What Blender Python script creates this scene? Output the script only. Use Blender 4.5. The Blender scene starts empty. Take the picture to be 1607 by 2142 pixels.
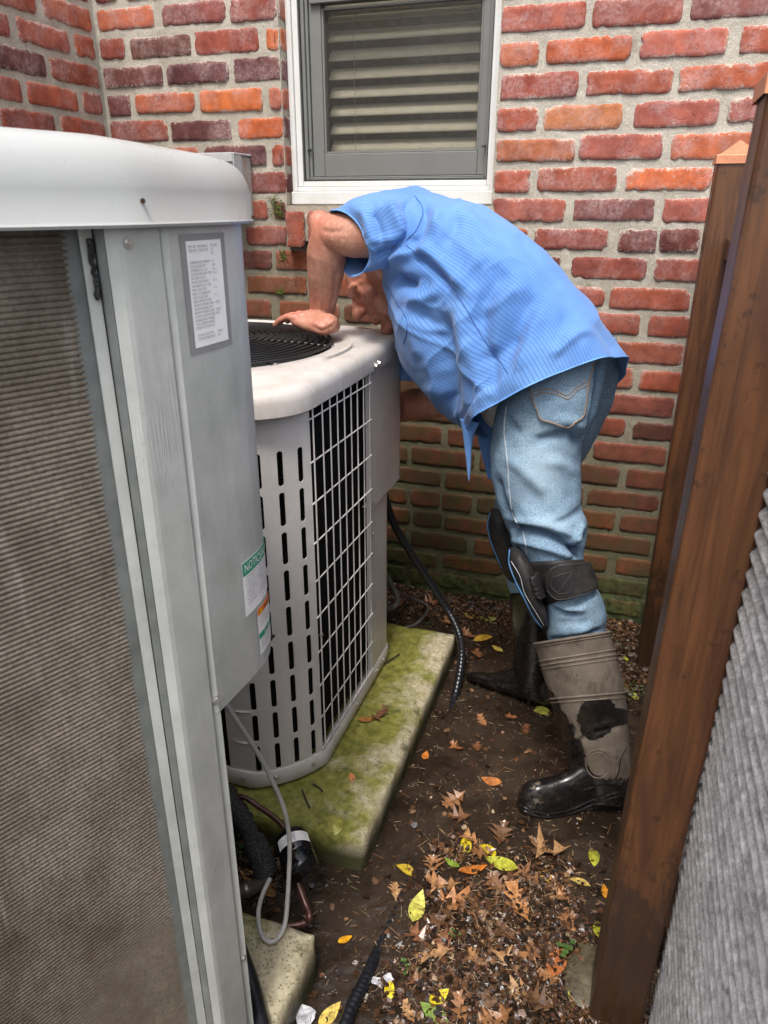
import bpy, bmesh, math, random
import numpy as np
from math import sin, cos, pi, radians, sqrt, atan2
from mathutils import Vector, Matrix, noise
from mathutils.bvhtree import BVHTree

random.seed(7); np.random.seed(7)
S = bpy.context.scene
COL = S.collection

# ---------------------------------------------------------------- camera
FPX, CX, CY = 1526.0, 803.5, 1071.0
PITCH, YAW = radians(22.8), radians(18.3)
CAM = np.array([0.0, 0.0, 1.25])
FW = np.array([-sin(YAW) * cos(PITCH), cos(YAW) * cos(PITCH), -sin(PITCH)])
RT = np.array([cos(YAW), sin(YAW), 0.0])
UP = np.cross(RT, FW)
cd = bpy.data.cameras.new('camera'); cam = bpy.data.objects.new('camera', cd); COL.objects.link(cam)
cd.sensor_fit = 'VERTICAL'; cd.sensor_height = 36.0; cd.sensor_width = 27.0
cd.lens = FPX / 2142 * 36.0
cd.clip_start = 0.01; cd.clip_end = 200
cam.matrix_world = Matrix(((RT[0], UP[0], -FW[0], CAM[0]), (RT[1], UP[1], -FW[1], CAM[1]), (RT[2], UP[2], -FW[2], CAM[2]), (0, 0, 0, 1)))
cd.dof.use_dof = True; cd.dof.focus_distance = 1.55; cd.dof.aperture_fstop = 13
S.camera = cam

# ---------------------------------------------------------------- world, sun, exposure
SUN_EL, SUN_AZ = radians(62), radians(180)       # azimuth measured from +Y towards +X (light comes from behind the camera)
w = bpy.data.worlds.new('World'); S.world = w; w.use_nodes = True
wt = w.node_tree; wt.nodes.clear()
wo = wt.nodes.new('ShaderNodeOutputWorld'); bg = wt.nodes.new('ShaderNodeBackground'); sk = wt.nodes.new('ShaderNodeTexSky')
sk.sky_type = 'NISHITA'; sk.sun_disc = False; sk.sun_elevation = SUN_EL; sk.sun_rotation = SUN_AZ
sk.air_density = 1.0; sk.dust_density = 4.0; sk.ozone_density = 1.0
bg.inputs['Strength'].default_value = 0.15
hs = wt.nodes.new('ShaderNodeHueSaturation'); hs.inputs['Saturation'].default_value = 0.35      # overcast: greyed sky
wt.links.new(sk.outputs[0], hs.inputs['Color']); wt.links.new(hs.outputs[0], bg.inputs[0]); wt.links.new(bg.outputs[0], wo.inputs[0])
sl = bpy.data.lights.new('sun', 'SUN'); sun = bpy.data.objects.new('sun', sl); COL.objects.link(sun)
sl.energy = 1.5; sl.angle = radians(14); sl.color = (1.0, 0.95, 0.88)
sd = Vector((sin(SUN_AZ) * cos(SUN_EL), cos(SUN_AZ) * cos(SUN_EL), sin(SUN_EL)))
sun.rotation_euler = sd.to_track_quat('Z', 'Y').to_euler(); sun.location = (0, -3, 5)
S.view_settings.view_transform = 'Standard'; S.view_settings.look = 'None'
S.view_settings.gamma = 1.0; S.view_settings.use_curve_mapping = False
S.view_settings.exposure = 1.02
S.render.engine = 'CYCLES'
S.cycles.use_denoising = True
try: S.cycles.denoiser = 'OPENIMAGEDENOISE'
except Exception: pass
S.cycles.max_bounces = 7; S.cycles.diffuse_bounces = 4; S.cycles.glossy_bounces = 3; S.cycles.transparent_max_bounces = 8
S.cycles.use_adaptive_sampling = True

# ---------------------------------------------------------------- helpers
def ray(x, y): return FW + RT * (x - CX) / FPX - UP * (y - CY) / FPX
def at(x, y, Y):                      # point on the vertical plane at depth Y
    r = ray(x, y); return CAM + r * (Y / r[1])
def atz(x, y, z):                     # point on a horizontal plane
    r = ray(x, y); return CAM + r * ((z - CAM[2]) / r[2])
def atx(x, y, X):
    r = ray(x, y); return CAM + r * (X / r[0])
def proj(P):
    d = np.asarray(P, float) - CAM; z = d @ FW
    return np.stack([CX + FPX * (d @ RT) / z, CY - FPX * (d @ UP) / z], -1)
def V(p): return Vector([float(c) for c in p])

def mesh(name, verts, faces, mats=None, smooth=False, uv=None):
    me = bpy.data.meshes.new(name)
    me.from_pydata([tuple(map(float, v)) for v in verts], [], [tuple(map(int, f)) for f in faces])
    if mats is not None:
        for m in (mats if isinstance(mats, (list, tuple)) else [mats]): me.materials.append(m)
    if smooth: me.polygons.foreach_set('use_smooth', [True] * len(me.polygons))
    if uv is not None:
        l = me.uv_layers.new(name='UVMap')
        vi = np.zeros(len(me.loops), dtype=np.int32); me.loops.foreach_get('vertex_index', vi)
        l.data.foreach_set('uv', np.asarray(uv, dtype=np.float32)[vi].ravel())
    me.update(); return me
def link(name, me, parent=None, mat=None):
    o = bpy.data.objects.new(name, me); COL.objects.link(o)
    if mat is not None and not me.materials: me.materials.append(mat)
    if parent is not None:
        o.parent = parent; o.matrix_parent_inverse = WORLD_INV[parent.name]
    WORLD_INV[o.name] = Matrix.Identity(4)
    return o
WORLD_INV = {}
def thing(name, label, cat, loc=(0, 0, 0), group=None):
    o = bpy.data.objects.new(name, None); COL.objects.link(o); o.empty_display_size = 0.05
    o.location = [float(c) for c in loc]
    WORLD_INV[o.name] = Matrix.Translation(o.location).inverted()
    o['label'] = label; o['category'] = cat
    if group: o['group'] = group
    return o
def tag(o, label, cat, group=None):
    o['label'] = label; o['category'] = cat
    if group: o['group'] = group
    return o
def struct(o): o['kind'] = 'structure'; return o
def autosmooth(o, ang=35):
    me = o.data; me.polygons.foreach_set('use_smooth', [True] * len(me.polygons))
    try: me.set_sharp_from_angle(angle=radians(ang))
    except Exception: pass
    return o

class G:                              # geometry collector
    def __init__(s): s.v = []; s.f = []; s.mi = []
    def add(s, v, f, m=0):
        b = len(s.v); s.v += [tuple(map(float, p)) for p in v]; s.f += [tuple(i + b for i in q) for q in f]; s.mi += [m] * len(f); return s
    def box(s, a, b, m=0):
        (x0, y0, z0), (x1, y1, z1) = a, b
        return s.add([(x0, y0, z0), (x1, y0, z0), (x1, y1, z0), (x0, y1, z0), (x0, y0, z1), (x1, y0, z1), (x1, y1, z1), (x0, y1, z1)],
                     [(0, 3, 2, 1), (4, 5, 6, 7), (0, 1, 5, 4), (1, 2, 6, 5), (2, 3, 7, 6), (3, 0, 4, 7)], m)
    def tube(s, pts, r, n=8, m=0, cap=True):
        v, f = tube_geo(pts, r, n, cap); return s.add(v, f, m)
    def obj(s, name, mats, parent=None, smooth=False, bevel=0, ang=35):
        me = mesh(name, s.v, s.f, mats, smooth)
        if isinstance(mats, (list, tuple)) and len(mats) > 1: me.polygons.foreach_set('material_index', s.mi)
        o = link(name, me, parent)
        if smooth: autosmooth(o, ang)
        if bevel:
            md = o.modifiers.new('bevel', 'BEVEL'); md.width = bevel; md.segments = 2; md.limit_method = 'ANGLE'; md.angle_limit = radians(40)
        return o

def catmull(P, n):
    P = np.asarray(P, float); k = len(P)
    Q = np.vstack([2 * P[0] - P[1], P, 2 * P[-1] - P[-2]])
    out = []
    for t in np.linspace(0, k - 1, n):
        i = min(int(t), k - 2); u = t - i
        a, b, c, d = Q[i], Q[i + 1], Q[i + 2], Q[i + 3]
        out.append(0.5 * (2 * b + (c - a) * u + (2 * a - 5 * b + 4 * c - d) * u * u + (3 * b - a - 3 * c + d) * u ** 3))
    return np.array(out)
def tube_geo(pts, r, n=8, cap=True):
    pts = np.asarray(pts, float); k = len(pts); r = np.broadcast_to(np.asarray(r, float), (k,))
    t = np.gradient(pts, axis=0); t /= np.linalg.norm(t, axis=1)[:, None] + 1e-12
    a = np.array([0, 0, 1.0]) if abs(t[0][2]) < 0.9 else np.array([1.0, 0, 0])
    u = np.cross(t[0], a); u /= np.linalg.norm(u)
    v = []
    for i in range(k):
        u = u - t[i] * (u @ t[i]); u /= np.linalg.norm(u); w_ = np.cross(t[i], u)
        for j in range(n):
            an = 2 * pi * j / n; v.append(pts[i] + r[i] * (cos(an) * u + sin(an) * w_))
    f = [(i * n + j, i * n + (j + 1) % n, (i + 1) * n + (j + 1) % n, (i + 1) * n + j) for i in range(k - 1) for j in range(n)]
    if cap:
        f.append(tuple(range(n - 1, -1, -1))); f.append(tuple((k - 1) * n + j for j in range(n)))
    return v, f
def blob_tube(pts, r, n=16):          # tube with rounded ends (for unions)
    pts = np.asarray(pts, float); r = np.asarray(r, float)
    P = []; R = []
    d0 = pts[0] - pts[1]; d0 /= np.linalg.norm(d0); d1 = pts[-1] - pts[-2]; d1 /= np.linalg.norm(d1)
    for a in (85, 60, 30): P.append(pts[0] + d0 * r[0] * sin(radians(a))); R.append(r[0] * cos(radians(a)))
    P += list(pts); R += list(r)
    for a in (30, 60, 85): P.append(pts[-1] + d1 * r[-1] * sin(radians(a))); R.append(r[-1] * cos(radians(a)))
    return tube_geo(P, R, n, True)
def sphere_geo(c, rad, n=14, m=9, R=None):
    v = []; f = []
    for i in range(1, m):
        for j in range(n):
            a = pi * i / m; b = 2 * pi * j / n
            v.append((rad[0] * sin(a) * cos(b), rad[1] * sin(a) * sin(b), rad[2] * cos(a)))
    v.append((0, 0, rad[2])); v.append((0, 0, -rad[2])); T, B = len(v) - 2, len(v) - 1
    for i in range(m - 2):
        for j in range(n): f.append((i * n + j, (i + 1) * n + j, (i + 1) * n + (j + 1) % n, i * n + (j + 1) % n))
    for j in range(n):
        f.append((T, j, (j + 1) % n)); f.append((B, (m - 2) * n + (j + 1) % n, (m - 2) * n + j))
    v = np.array(v)
    if R is not None: v = v @ np.asarray(R).T
    return v + np.asarray(c), f
def remesh(v, f, vox, smooth=2, name='tmp'):
    me = mesh(name, v, f); o = bpy.data.objects.new(name, me); COL.objects.link(o)
    md = o.modifiers.new('r', 'REMESH'); md.mode = 'VOXEL'; md.voxel_size = vox
    if smooth:
        s = o.modifiers.new('s', 'SMOOTH'); s.factor = 0.5; s.iterations = smooth
    dg = bpy.context.evaluated_depsgraph_get(); ev = o.evaluated_get(dg)
    out = bpy.data.meshes.new_from_object(ev); bpy.data.objects.remove(o); bpy.data.meshes.remove(me)
    out.polygons.foreach_set('use_smooth', [True] * len(out.polygons))
    return out
def get_co(me):
    a = np.zeros(len(me.vertices) * 3, dtype=np.float32); me.vertices.foreach_get('co', a); return a.reshape(-1, 3).astype(float)
def get_no(me):
    a = np.zeros(len(me.vertices) * 3, dtype=np.float32); me.vertices.foreach_get('normal', a); return a.reshape(-1, 3).astype(float)
def set_co(me, co): me.vertices.foreach_set('co', np.asarray(co, dtype=np.float32).ravel()); me.update()
def set_attr(me, name, vals):
    a = me.attributes.new(name, 'FLOAT', 'POINT'); a.data.foreach_set('value', np.asarray(vals, dtype=np.float32))
def seg_dist(P, pts):
    P = np.asarray(P); best = np.full(len(P), 1e9)
    pts = np.asarray(pts, float)
    for a, b in zip(pts[:-1], pts[1:]):
        d = b - a; t = np.clip(((P - a) @ d) / (d @ d + 1e-9), 0, 1)
        best = np.minimum(best, np.linalg.norm(P - (a + t[:, None] * d), axis=1))
    return best
def folds(co, no, strokes):           # (points, half width, height): ridges and creases pressed into a cloth
    uv = proj(co); facing = np.clip(-((co - CAM) * no).sum(1) / np.linalg.norm(co - CAM, axis=1) * 3, 0, 1)
    h = np.zeros(len(co))
    for pts, wd, amp in strokes:
        pts = catmull(pts, max(3, len(pts) * 4)) if len(pts) > 2 else np.array(pts, float)
        d = seg_dist(uv, pts); L = len(pts)
        e0 = np.linalg.norm(uv - pts[0], axis=1); e1 = np.linalg.norm(uv - pts[-1], axis=1)
        taper = np.clip(np.minimum(e0, e1) / (wd * 2.0), 0.25, 1)
        h += amp * np.exp(-(d / wd) ** 2) * taper
    return h * facing
def np_noise(co, scale, seed=0):
    s = Vector((seed * 13.7, seed * 7.1, seed * 3.3))
    return np.array([noise.noise(Vector(p) * scale + s) for p in co])
class Path:
    def __init__(s, pts, closed=False):
        s.p = np.asarray(pts, float); d = np.linalg.norm(np.diff(s.p, axis=0), axis=1); s.s = np.concatenate([[0], np.cumsum(d)]); s.L = s.s[-1]
    def pos(s, t, off=0.0):
        t = np.asarray(t, float); tc = np.clip(t, 0, s.L)
        x = np.interp(tc, s.s, s.p[:, 0]); y = np.interp(tc, s.s, s.p[:, 1])
        e = 0.004
        x1 = np.interp(np.clip(tc + e, 0, s.L), s.s, s.p[:, 0]) - np.interp(np.clip(tc - e, 0, s.L), s.s, s.p[:, 0])
        y1 = np.interp(np.clip(tc + e, 0, s.L), s.s, s.p[:, 1]) - np.interp(np.clip(tc - e, 0, s.L), s.s, s.p[:, 1])
        n = np.sqrt(x1 ** 2 + y1 ** 2) + 1e-12
        return np.stack([x + off * y1 / n, y - off * x1 / n], -1)      # outward = right of travel
def arc(cx, cy, r, a0, a1, n=10): return [(cx + r * cos(radians(a)), cy + r * sin(radians(a))) for a in np.linspace(a0, a1, n)]
def wall_strip(path, s0, s1, z0, z1, off, th, mat, name, parent, ns=24, smooth=True):
    g = G(); S_ = np.linspace(s0, s1, ns); o = path.pos(S_, off); i = path.pos(S_, off - th)
    v = [(p[0], p[1], z0) for p in o] + [(p[0], p[1], z1) for p in o] + [(p[0], p[1], z0) for p in i] + [(p[0], p[1], z1) for p in i]
    f = []
    for k in range(ns - 1):
        f += [(k, k + 1, ns + k + 1, ns + k), (2 * ns + k + 1, 2 * ns + k, 3 * ns + k, 3 * ns + k + 1), (ns + k, ns + k + 1, 3 * ns + k + 1, 3 * ns + k), (k + 1, k, 2 * ns + k, 2 * ns + k + 1)]
    f += [(0, ns, 3 * ns, 2 * ns), (ns - 1, 3 * ns - 1, 4 * ns - 1, 2 * ns - 1)]
    g.add(v, f); return g.obj(name, mat, parent, smooth, ang=40)
def text_mesh(txt, size, extrude=0.0, align='LEFT', bold=0.0):
    c = bpy.data.curves.new('lettering', 'FONT'); c.body = txt; c.size = size; c.extrude = extrude; c.align_x = align; c.offset = bold
    c.resolution_u = 3
    o = bpy.data.objects.new('lettering', c); COL.objects.link(o)
    me = bpy.data.meshes.new_from_object(o.evaluated_get(bpy.context.evaluated_depsgraph_get()))
    bpy.data.objects.remove(o); bpy.data.curves.remove(c)
    v = get_co(me); f = [tuple(p.vertices) for p in me.polygons]; bpy.data.meshes.remove(me); return v, f
def hexbolt(name, c, nrm, r, mat, parent, h=0.004):
    nrm = V(nrm).normalized(); q = nrm.to_track_quat('Z', 'Y').to_matrix()
    v = []; 
    for rr, zz, n in ((r * 1.5, 0, 12), (r * 1.5, h * .25, 12)):
        v += [(rr * cos(2 * pi * j / 12), rr * sin(2 * pi * j / 12), zz) for j in range(12)]
    v += [(r * cos(2 * pi * j / 6), r * sin(2 * pi * j / 6), h * .25) for j in range(6)] + [(r * .9 * cos(2 * pi * j / 6), r * .9 * sin(2 * pi * j / 6), h) for j in range(6)]
    f = [(j, (j + 1) % 12, 12 + (j + 1) % 12, 12 + j) for j in range(12)] + [tuple(12 + j for j in range(12))]
    f += [(24 + j, 24 + (j + 1) % 6, 30 + (j + 1) % 6, 30 + j) for j in range(6)] + [tuple(30 + j for j in range(6))]
    v = [q @ Vector(p) + V(c) for p in v]
    return link(name, mesh(name, v, f, mat), parent)

# ---------------------------------------------------------------- materials
class M:
    def __init__(s, name, rough=0.6, metal=0.0, spec=0.5, col=(0.5, 0.5, 0.5)):
        s.m = bpy.data.materials.new(name); s.m.use_nodes = True; s.t = s.m.node_tree; s.n = s.t.nodes
        s.b = s.n['Principled BSDF']; s.set('Roughness', rough); s.set('Metallic', metal); s.set('Specular IOR Level', spec)
        s.b.inputs['Base Color'].default_value = (*col, 1); s._bump = None
    def set(s, k, v):
        if hasattr(v, 'is_output') or isinstance(v, bpy.types.NodeSocket): s.t.links.new(v, s.b.inputs[k])
        elif isinstance(v, tuple): s.b.inputs[k].default_value = (*v, 1)
        else: s.b.inputs[k].default_value = v
        return s
    def _in(s, node, k, v):
        if isinstance(v, bpy.types.NodeSocket): s.t.links.new(v, node.inputs[k])
        elif isinstance(v, tuple) and len(v) == 3 and node.inputs[k].type == 'RGBA': node.inputs[k].default_value = (*v, 1)
        else: node.inputs[k].default_value = v
    def geo(s): return s.n.new('ShaderNodeNewGeometry').outputs['Position']
    def oc(s): return s.n.new('ShaderNodeTexCoord').outputs['Object']
    def gen(s): return s.n.new('ShaderNodeTexCoord').outputs['Generated']
    def uv(s): return s.n.new('ShaderNodeTexCoord').outputs['UV']
    def objcol(s): return s.n.new('ShaderNodeObjectInfo').outputs['Color']
    def rnd(s): return s.n.new('ShaderNodeObjectInfo').outputs['Random']
    def attr(s, name, out='Fac'):
        a = s.n.new('ShaderNodeAttribute'); a.attribute_name = name; return a.outputs[out]
    def scale(s, vec, sc, loc=(0, 0, 0)):
        m = s.n.new('ShaderNodeMapping'); s._in(m, 'Vector', vec); m.inputs['Scale'].default_value = sc; m.inputs['Location'].default_value = loc; return m.outputs[0]
    def vadd(s, a, b):
        m = s.n.new('ShaderNodeVectorMath'); m.operation = 'ADD'; s._in(m, 0, a); s._in(m, 1, b); return m.outputs[0]
    def noise(s, sc, det=4, rough=0.55, vec=None, dist=0.0):
        q = s.n.new('ShaderNodeTexNoise'); q.inputs['Scale'].default_value = sc; q.inputs['Detail'].default_value = det; q.inputs['Roughness'].default_value = rough; q.inputs['Distortion'].default_value = dist
        if vec is not None: s._in(q, 'Vector', vec)
        return q.outputs['Fac']
    def voro(s, sc, vec=None, feat='F1', out='Distance'):
        q = s.n.new('ShaderNodeTexVoronoi'); q.feature = feat; q.inputs['Scale'].default_value = sc
        if vec is not None: s._in(q, 'Vector', vec)
        return q.outputs[out]
    def wave(s, sc, vec=None, dist=0.0, direction='X', det=0):
        q = s.n.new('ShaderNodeTexWave'); q.bands_direction = direction; q.inputs['Scale'].default_value = sc; q.inputs['Distortion'].default_value = dist; q.inputs['Detail'].default_value = det
        if vec is not None: s._in(q, 'Vector', vec)
        return q.outputs['Fac']
    def ramp(s, fac, stops, interp='LINEAR'):
        r = s.n.new('ShaderNodeValToRGB'); s._in(r, 0, fac); e = r.color_ramp.elements; r.color_ramp.interpolation = interp
        while len(e) < len(stops): e.new(0.5)
        for i, (p, c) in enumerate(stops):
            e[i].position = p; c = c if isinstance(c, tuple) else (c, c, c); e[i].color = (*c, 1)
        return r.outputs[0]
    def mix(s, fac, a, b, mode='MIX'):
        m = s.n.new('ShaderNodeMix'); m.data_type = 'RGBA'; m.blend_type = mode
        for k, v in ((0, fac), (6, a), (7, b)):
            if isinstance(v, bpy.types.NodeSocket): s.t.links.new(v, m.inputs[k])
            else: m.inputs[k].default_value = (*v, 1) if isinstance(v, tuple) else v
        return m.outputs[2]
    def math(s, op, a, b=0.0, clamp=False):
        m = s.n.new('ShaderNodeMath'); m.operation = op; m.use_clamp = clamp; s._in(m, 0, a); s._in(m, 1, b); return m.outputs[0]
    def sep(s, vec):
        m = s.n.new('ShaderNodeSeparateXYZ'); s._in(m, 0, vec); return m.outputs
    def lin(s, v, a, b, lo=0.0, hi=1.0):
        m = s.n.new('ShaderNodeMapRange'); s._in(m, 0, v); m.inputs[1].default_value = a; m.inputs[2].default_value = b; m.inputs[3].default_value = lo; m.inputs[4].default_value = hi; return m.outputs[0]
    def bump(s, h, strength=0.5, dist=0.002):
        b = s.n.new('ShaderNodeBump'); b.inputs['Strength'].default_value = strength; b.inputs['Distance'].default_value = dist; s._in(b, 'Height', h)
        if s._bump is not None: s.t.links.new(s._bump, b.inputs['Normal'])
        s._bump = b.outputs[0]; s.t.links.new(s._bump, s.b.inputs['Normal']); return s

def simple(name, col, rough=0.6, metal=0.0, spec=0.5, var=0.25, sc=30, bump=0.0, bsc=200):
    m = M(name, rough, metal, spec); p = m.geo()
    m.set('Base Color', m.mix(m.ramp(m.noise(sc, 5, vec=p), [(0.3, 0), (0.7, 1)]), tuple(c * (1 - var) for c in col), tuple(min(1, c * (1 + var)) for c in col)))
    if bump: m.bump(m.noise(bsc, 4, vec=p), bump)
    return m.m

# bricks: each brick carries its own body colour (object colour); smears of mortar ragged along its edges; algae low on the wall
def low_wall_masks(m, p):
    """returns moss and olive algae masks and a plain darkening mask from height above ground and noise: algae grow up from the soil"""
    z = m.sep(p)[2]; x = m.sep(p)[0]
    n1 = m.noise(5, 6, 0.65, p); n2 = m.noise(28, 5, 0.6, p)
    zz = m.math('ADD', z, m.math('MULTIPLY', m.math('SUBTRACT', n1, 0.5), -0.55))
    zz = m.math('ADD', zz, m.math('MULTIPLY', m.math('SUBTRACT', n2, 0.5), -0.20))
    xs = m.lin(x, -0.95, -0.15, 0.42, 0.0)      # olive and darkening reach higher on the wall behind the unit
    zz2 = m.math('SUBTRACT', zz, xs)
    moss = m.lin(zz, 0.17, 0.02)
    olive = m.lin(zz2, 0.80, 0.25)
    low_dark = m.lin(zz2, 1.32, 0.55)  # plain darkening towards the bottom of the wall
    return moss, olive, low_dark, n1, n2
mb = M('brick', 0.88, 0, 0.25)
p = mb.geo(); base = mb.mix(0.08, mb.objcol(), (0.34, 0.20, 0.17))
moss, olive, low_dark, n1, n2 = low_wall_masks(mb, p)
c = mb.mix(mb.ramp(mb.noise(22, 6, 0.65, p), [(0.32, 0), (0.68, 1)]), mb.mix(1.0, base, (0.62, 0.55, 0.58), 'MULTIPLY'), mb.mix(1.0, base, (1.25, 1.2, 1.12), 'MULTIPLY'))
c = mb.mix(mb.ramp(mb.noise(9, 3, 0.6, mb.scale(p, (1, 1, 0.5), (3, 1, 2))), [(0.55, 0), (0.75, 0.55)]), c, mb.mix(1.0, base, (0.8, 1.0, 1.3), 'MULTIPLY'))
c = mb.mix(mb.ramp(mb.noise(260, 3, 0.7, p), [(0.62, 0), (0.72, 0.55)]), c, (0.05, 0.02, 0.018))
edge = mb.attr('edge')
ef = mb.math('ADD', edge, mb.math('MULTIPLY', mb.math('SUBTRACT', mb.noise(130, 7, 0.8, p), 0.5), 3.0))
ef = mb.math('ADD', ef, mb.math('MULTIPLY', mb.math('SUBTRACT', mb.noise(11, 3, 0.6, p), 0.5), 1.6))
smear = mb.ramp(ef, [(0.70, 0), (0.92, 1)])
bloom = mb.math('MULTIPLY', mb.ramp(mb.noise(14, 5, 0.7, mb.scale(p, (1, 1, 1), (7, 3, 1))), [(0.44, 0), (0.68, 0.75)]), mb.ramp(mb.noise(120, 4, 0.7, p), [(0.35, 0.1), (0.65, 1)]))
fade = mb.lin(mb.sep(p)[2], 0.7, 1.15, 0.12, 1.0)
c = mb.mix(mb.math('MULTIPLY', bloom, fade), c, (0.50, 0.36, 0.35))
c = mb.mix(mb.math('MULTIPLY', smear, mb.lin(mb.sep(p)[2], 0.5, 1.1, 0.45, 0.85)), c, mb.mix(mb.noise(90, 3, 0.6, p), (0.44, 0.36, 0.30), (0.56, 0.51, 0.45)))
c = mb.mix(mb.math('MULTIPLY', low_dark, 0.75), c, mb.mix(1.0, c, (0.36, 0.27, 0.25), 'MULTIPLY'))
c = mb.mix(mb.math('MULTIPLY', olive, mb.ramp(mb.noise(16, 4, 0.6, p), [(0.32, 0.25), (0.60, 0.88)])), c, (0.055, 0.050, 0.018))
c = mb.mix(mb.math('MULTIPLY', moss, 0.92), c, mb.mix(mb.ramp(mb.noise(45, 3, 0.6, p), [(0.4, 0), (0.65, 1)]), (0.022, 0.032, 0.009), (0.095, 0.12, 0.035)))
mb.set('Base Color', c)
mb.bump(mb.noise(330, 4, 0.7, p), 0.7, 0.0008); mb.bump(mb.noise(60, 6, 0.75, p), 0.7, 0.0018); mb.bump(mb.ramp(mb.noise(38, 3, 0.6, mb.scale(p, (1, 1, 1.6), (2, 2, 6)), 1.5), [(0.30, 0), (0.36, 1)]), 0.6, 0.0025)
BRICK = mb.m

mm = M('mortar', 0.95, 0, 0.2); p = mm.geo()
moss, olive, low_dark, n1, n2 = low_wall_masks(mm, p)
c = mm.mix(mm.ramp(mm.noise(12, 6, 0.6, p), [(0.3, 0), (0.7, 1)]), (0.53, 0.485, 0.41), (0.72, 0.67, 0.59))
c = mm.mix(mm.ramp(mm.noise(420, 3, 0.8, p), [(0.40, 0.0), (0.62, 1)]), mm.mix(1.0, c, (0.62, 0.61, 0.58), 'MULTIPLY'), c)
c = mm.mix(mm.ramp(mm.noise(17, 5, 0.7, mm.scale(p, (1, 1, 1), (4, 8, 1))), [(0.60, 0), (0.74, 0.6)]), c, (0.17, 0.15, 0.085))
c = mm.mix(mm.math('MULTIPLY', low_dark, 0.7), c, mm.mix(1.0, c, (0.36, 0.32, 0.24), 'MULTIPLY'))
c = mm.mix(mm.math('MULTIPLY', olive, 0.78), c, (0.075, 0.075, 0.032))
c = mm.mix(mm.math('MULTIPLY', moss, 0.9), c, mm.mix(mm.ramp(mm.noise(45, 3, 0.6, p), [(0.4, 0), (0.65, 1)]), (0.03, 0.042, 0.012), (0.11, 0.14, 0.045)))
mm.set('Base Color', c); mm.bump(mm.noise(420, 3, 0.8, p), 1.0, 0.0010); mm.bump(mm.noise(85, 6, 0.8, p), 1.0, 0.0040)
MORTAR = mm.m

mc = M('concrete', 0.85, 0, 0.4); p = mc.geo(); z = mc.sep(p)[2]; x = mc.sep(p)[0]
n = mc.noise(9, 6, 0.65, p)
c = mc.mix(mc.ramp(mc.noise(70, 4, 0.7, p), [(0.3, 0), (0.7, 1)]), (0.30, 0.26, 0.16), (0.55, 0.49, 0.35))
c = mc.mix(mc.ramp(mc.voro(150, p), [(0.20, 0.75), (0.32, 0.0)]), c, (0.09, 0.08, 0.045))
gm = mc.math('ADD', mc.lin(x, -0.36, -0.50, -0.12, 0.17), n)
gm = mc.math('ADD', gm, mc.lin(mc.sep(p)[1], 0.75, 1.05, -0.2, 0.05))
green = mc.ramp(gm, [(0.46, 0), (0.62, 0.95)])
c = mc.mix(green, c, mc.mix(mc.ramp(mc.noise(55, 4, 0.6, p), [(0.35, 0), (0.7, 1)]), (0.105, 0.115, 0.010), (0.27, 0.255, 0.050)))
c = mc.mix(mc.ramp(mc.noise(24, 5, 0.7, mc.scale(p, (1, 1, 1), (5, 2, 9))), [(0.57, 0), (0.68, 0.75)]), c, (0.055, 0.058, 0.02))
c = mc.mix(mc.lin(z, 0.07, 0.03), c, (0.055, 0.055, 0.022))
mc.set('Base Color', c); mc.bump(mc.noise(380, 3, 0.8, p), 0.8, 0.0009); mc.bump(mc.noise(60, 5, 0.7, p), 0.7, 0.0028)
mc.set('Roughness', mc.ramp(mc.noise(30, 3, 0.5, p), [(0.4, 0.45), (0.6, 0.85)]))
CONCRETE = mc.m

def paint(name, col, dirt, rough=0.42, dsc=6, amt=0.5, spots=0.3, dents=0.0):
    m = M(name, rough, 0, 0.5); p = m.geo()
    c = m.mix(m.ramp(m.noise(dsc, 6, 0.7, p), [(0.4, 0), (0.75, amt)]), col, dirt)
    c = m.mix(m.ramp(m.noise(45, 6, 0.7, m.scale(p, (1, 1, 0.15))), [(0.5, 0), (0.8, amt * .7)]), c, dirt)
    c = m.mix(m.ramp(m.noise(160, 3, 0.8, p), [(0.66, 0), (0.73, spots)]), c, tuple(d * .55 for d in dirt))
    m.set('Base Color', c); m.set('Roughness', m.ramp(m.noise(20, 4, 0.6, p), [(0.3, rough - .1), (0.7, rough + .18)]))
    cr = m.math('MULTIPLY', m.ramp(m.voro(5.5, m.vadd(p, m.scale(m.n.new('ShaderNodeTexNoise').outputs['Color'], (.12, .12, .12))), 'DISTANCE_TO_EDGE'), [(0.0, 1), (0.035, 0)]), m.ramp(m.noise(7, 2, .5, m.scale(p, (1, 1, 1), (9, 4, 2))), [(0.52, 0), (0.62, 1)]))
    m.bump(m.noise(8, 3, 0.5, p), 0.2, 0.005); m.bump(cr, dents, 0.0015); m.bump(m.noise(600, 2, 0.5, p), 0.12, 0.0004)
    return m
BEIGE = paint('beige_paint', (0.60, 0.575, 0.56), (0.36, 0.33, 0.30), 0.38).m
LIDM = paint('beige_lid_paint', (0.56, 0.525, 0.50), (0.30, 0.25, 0.19), 0.42, 9, 0.55, 0.6).m
mg = paint('grey_paint', (0.50, 0.51, 0.49), (0.29, 0.305, 0.28), 0.4, 7, 0.8, 0.55, 0.22)
pg = mg.geo()
LIDG = paint('grey_lid_paint', (0.41, 0.42, 0.415), (0.36, 0.36, 0.33), 0.3, 7, 0.5, 0.2).m
GREY = mg.m
DGREY = simple('recess_shade_grey', (0.13, 0.14, 0.135), 0.5)  # recess shade as a colour: post return and gap beside the coil
WIRE = simple('grille_wire_paint', (0.66, 0.63, 0.61), 0.4, var=.12)
BLACKW = simple('black_wire', (0.012, 0.012, 0.013), 0.35, var=.2)
COILB = simple('black_coil', (0.007, 0.0065, 0.0065), 0.8, 0, 0.1, var=.35, sc=60)
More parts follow.
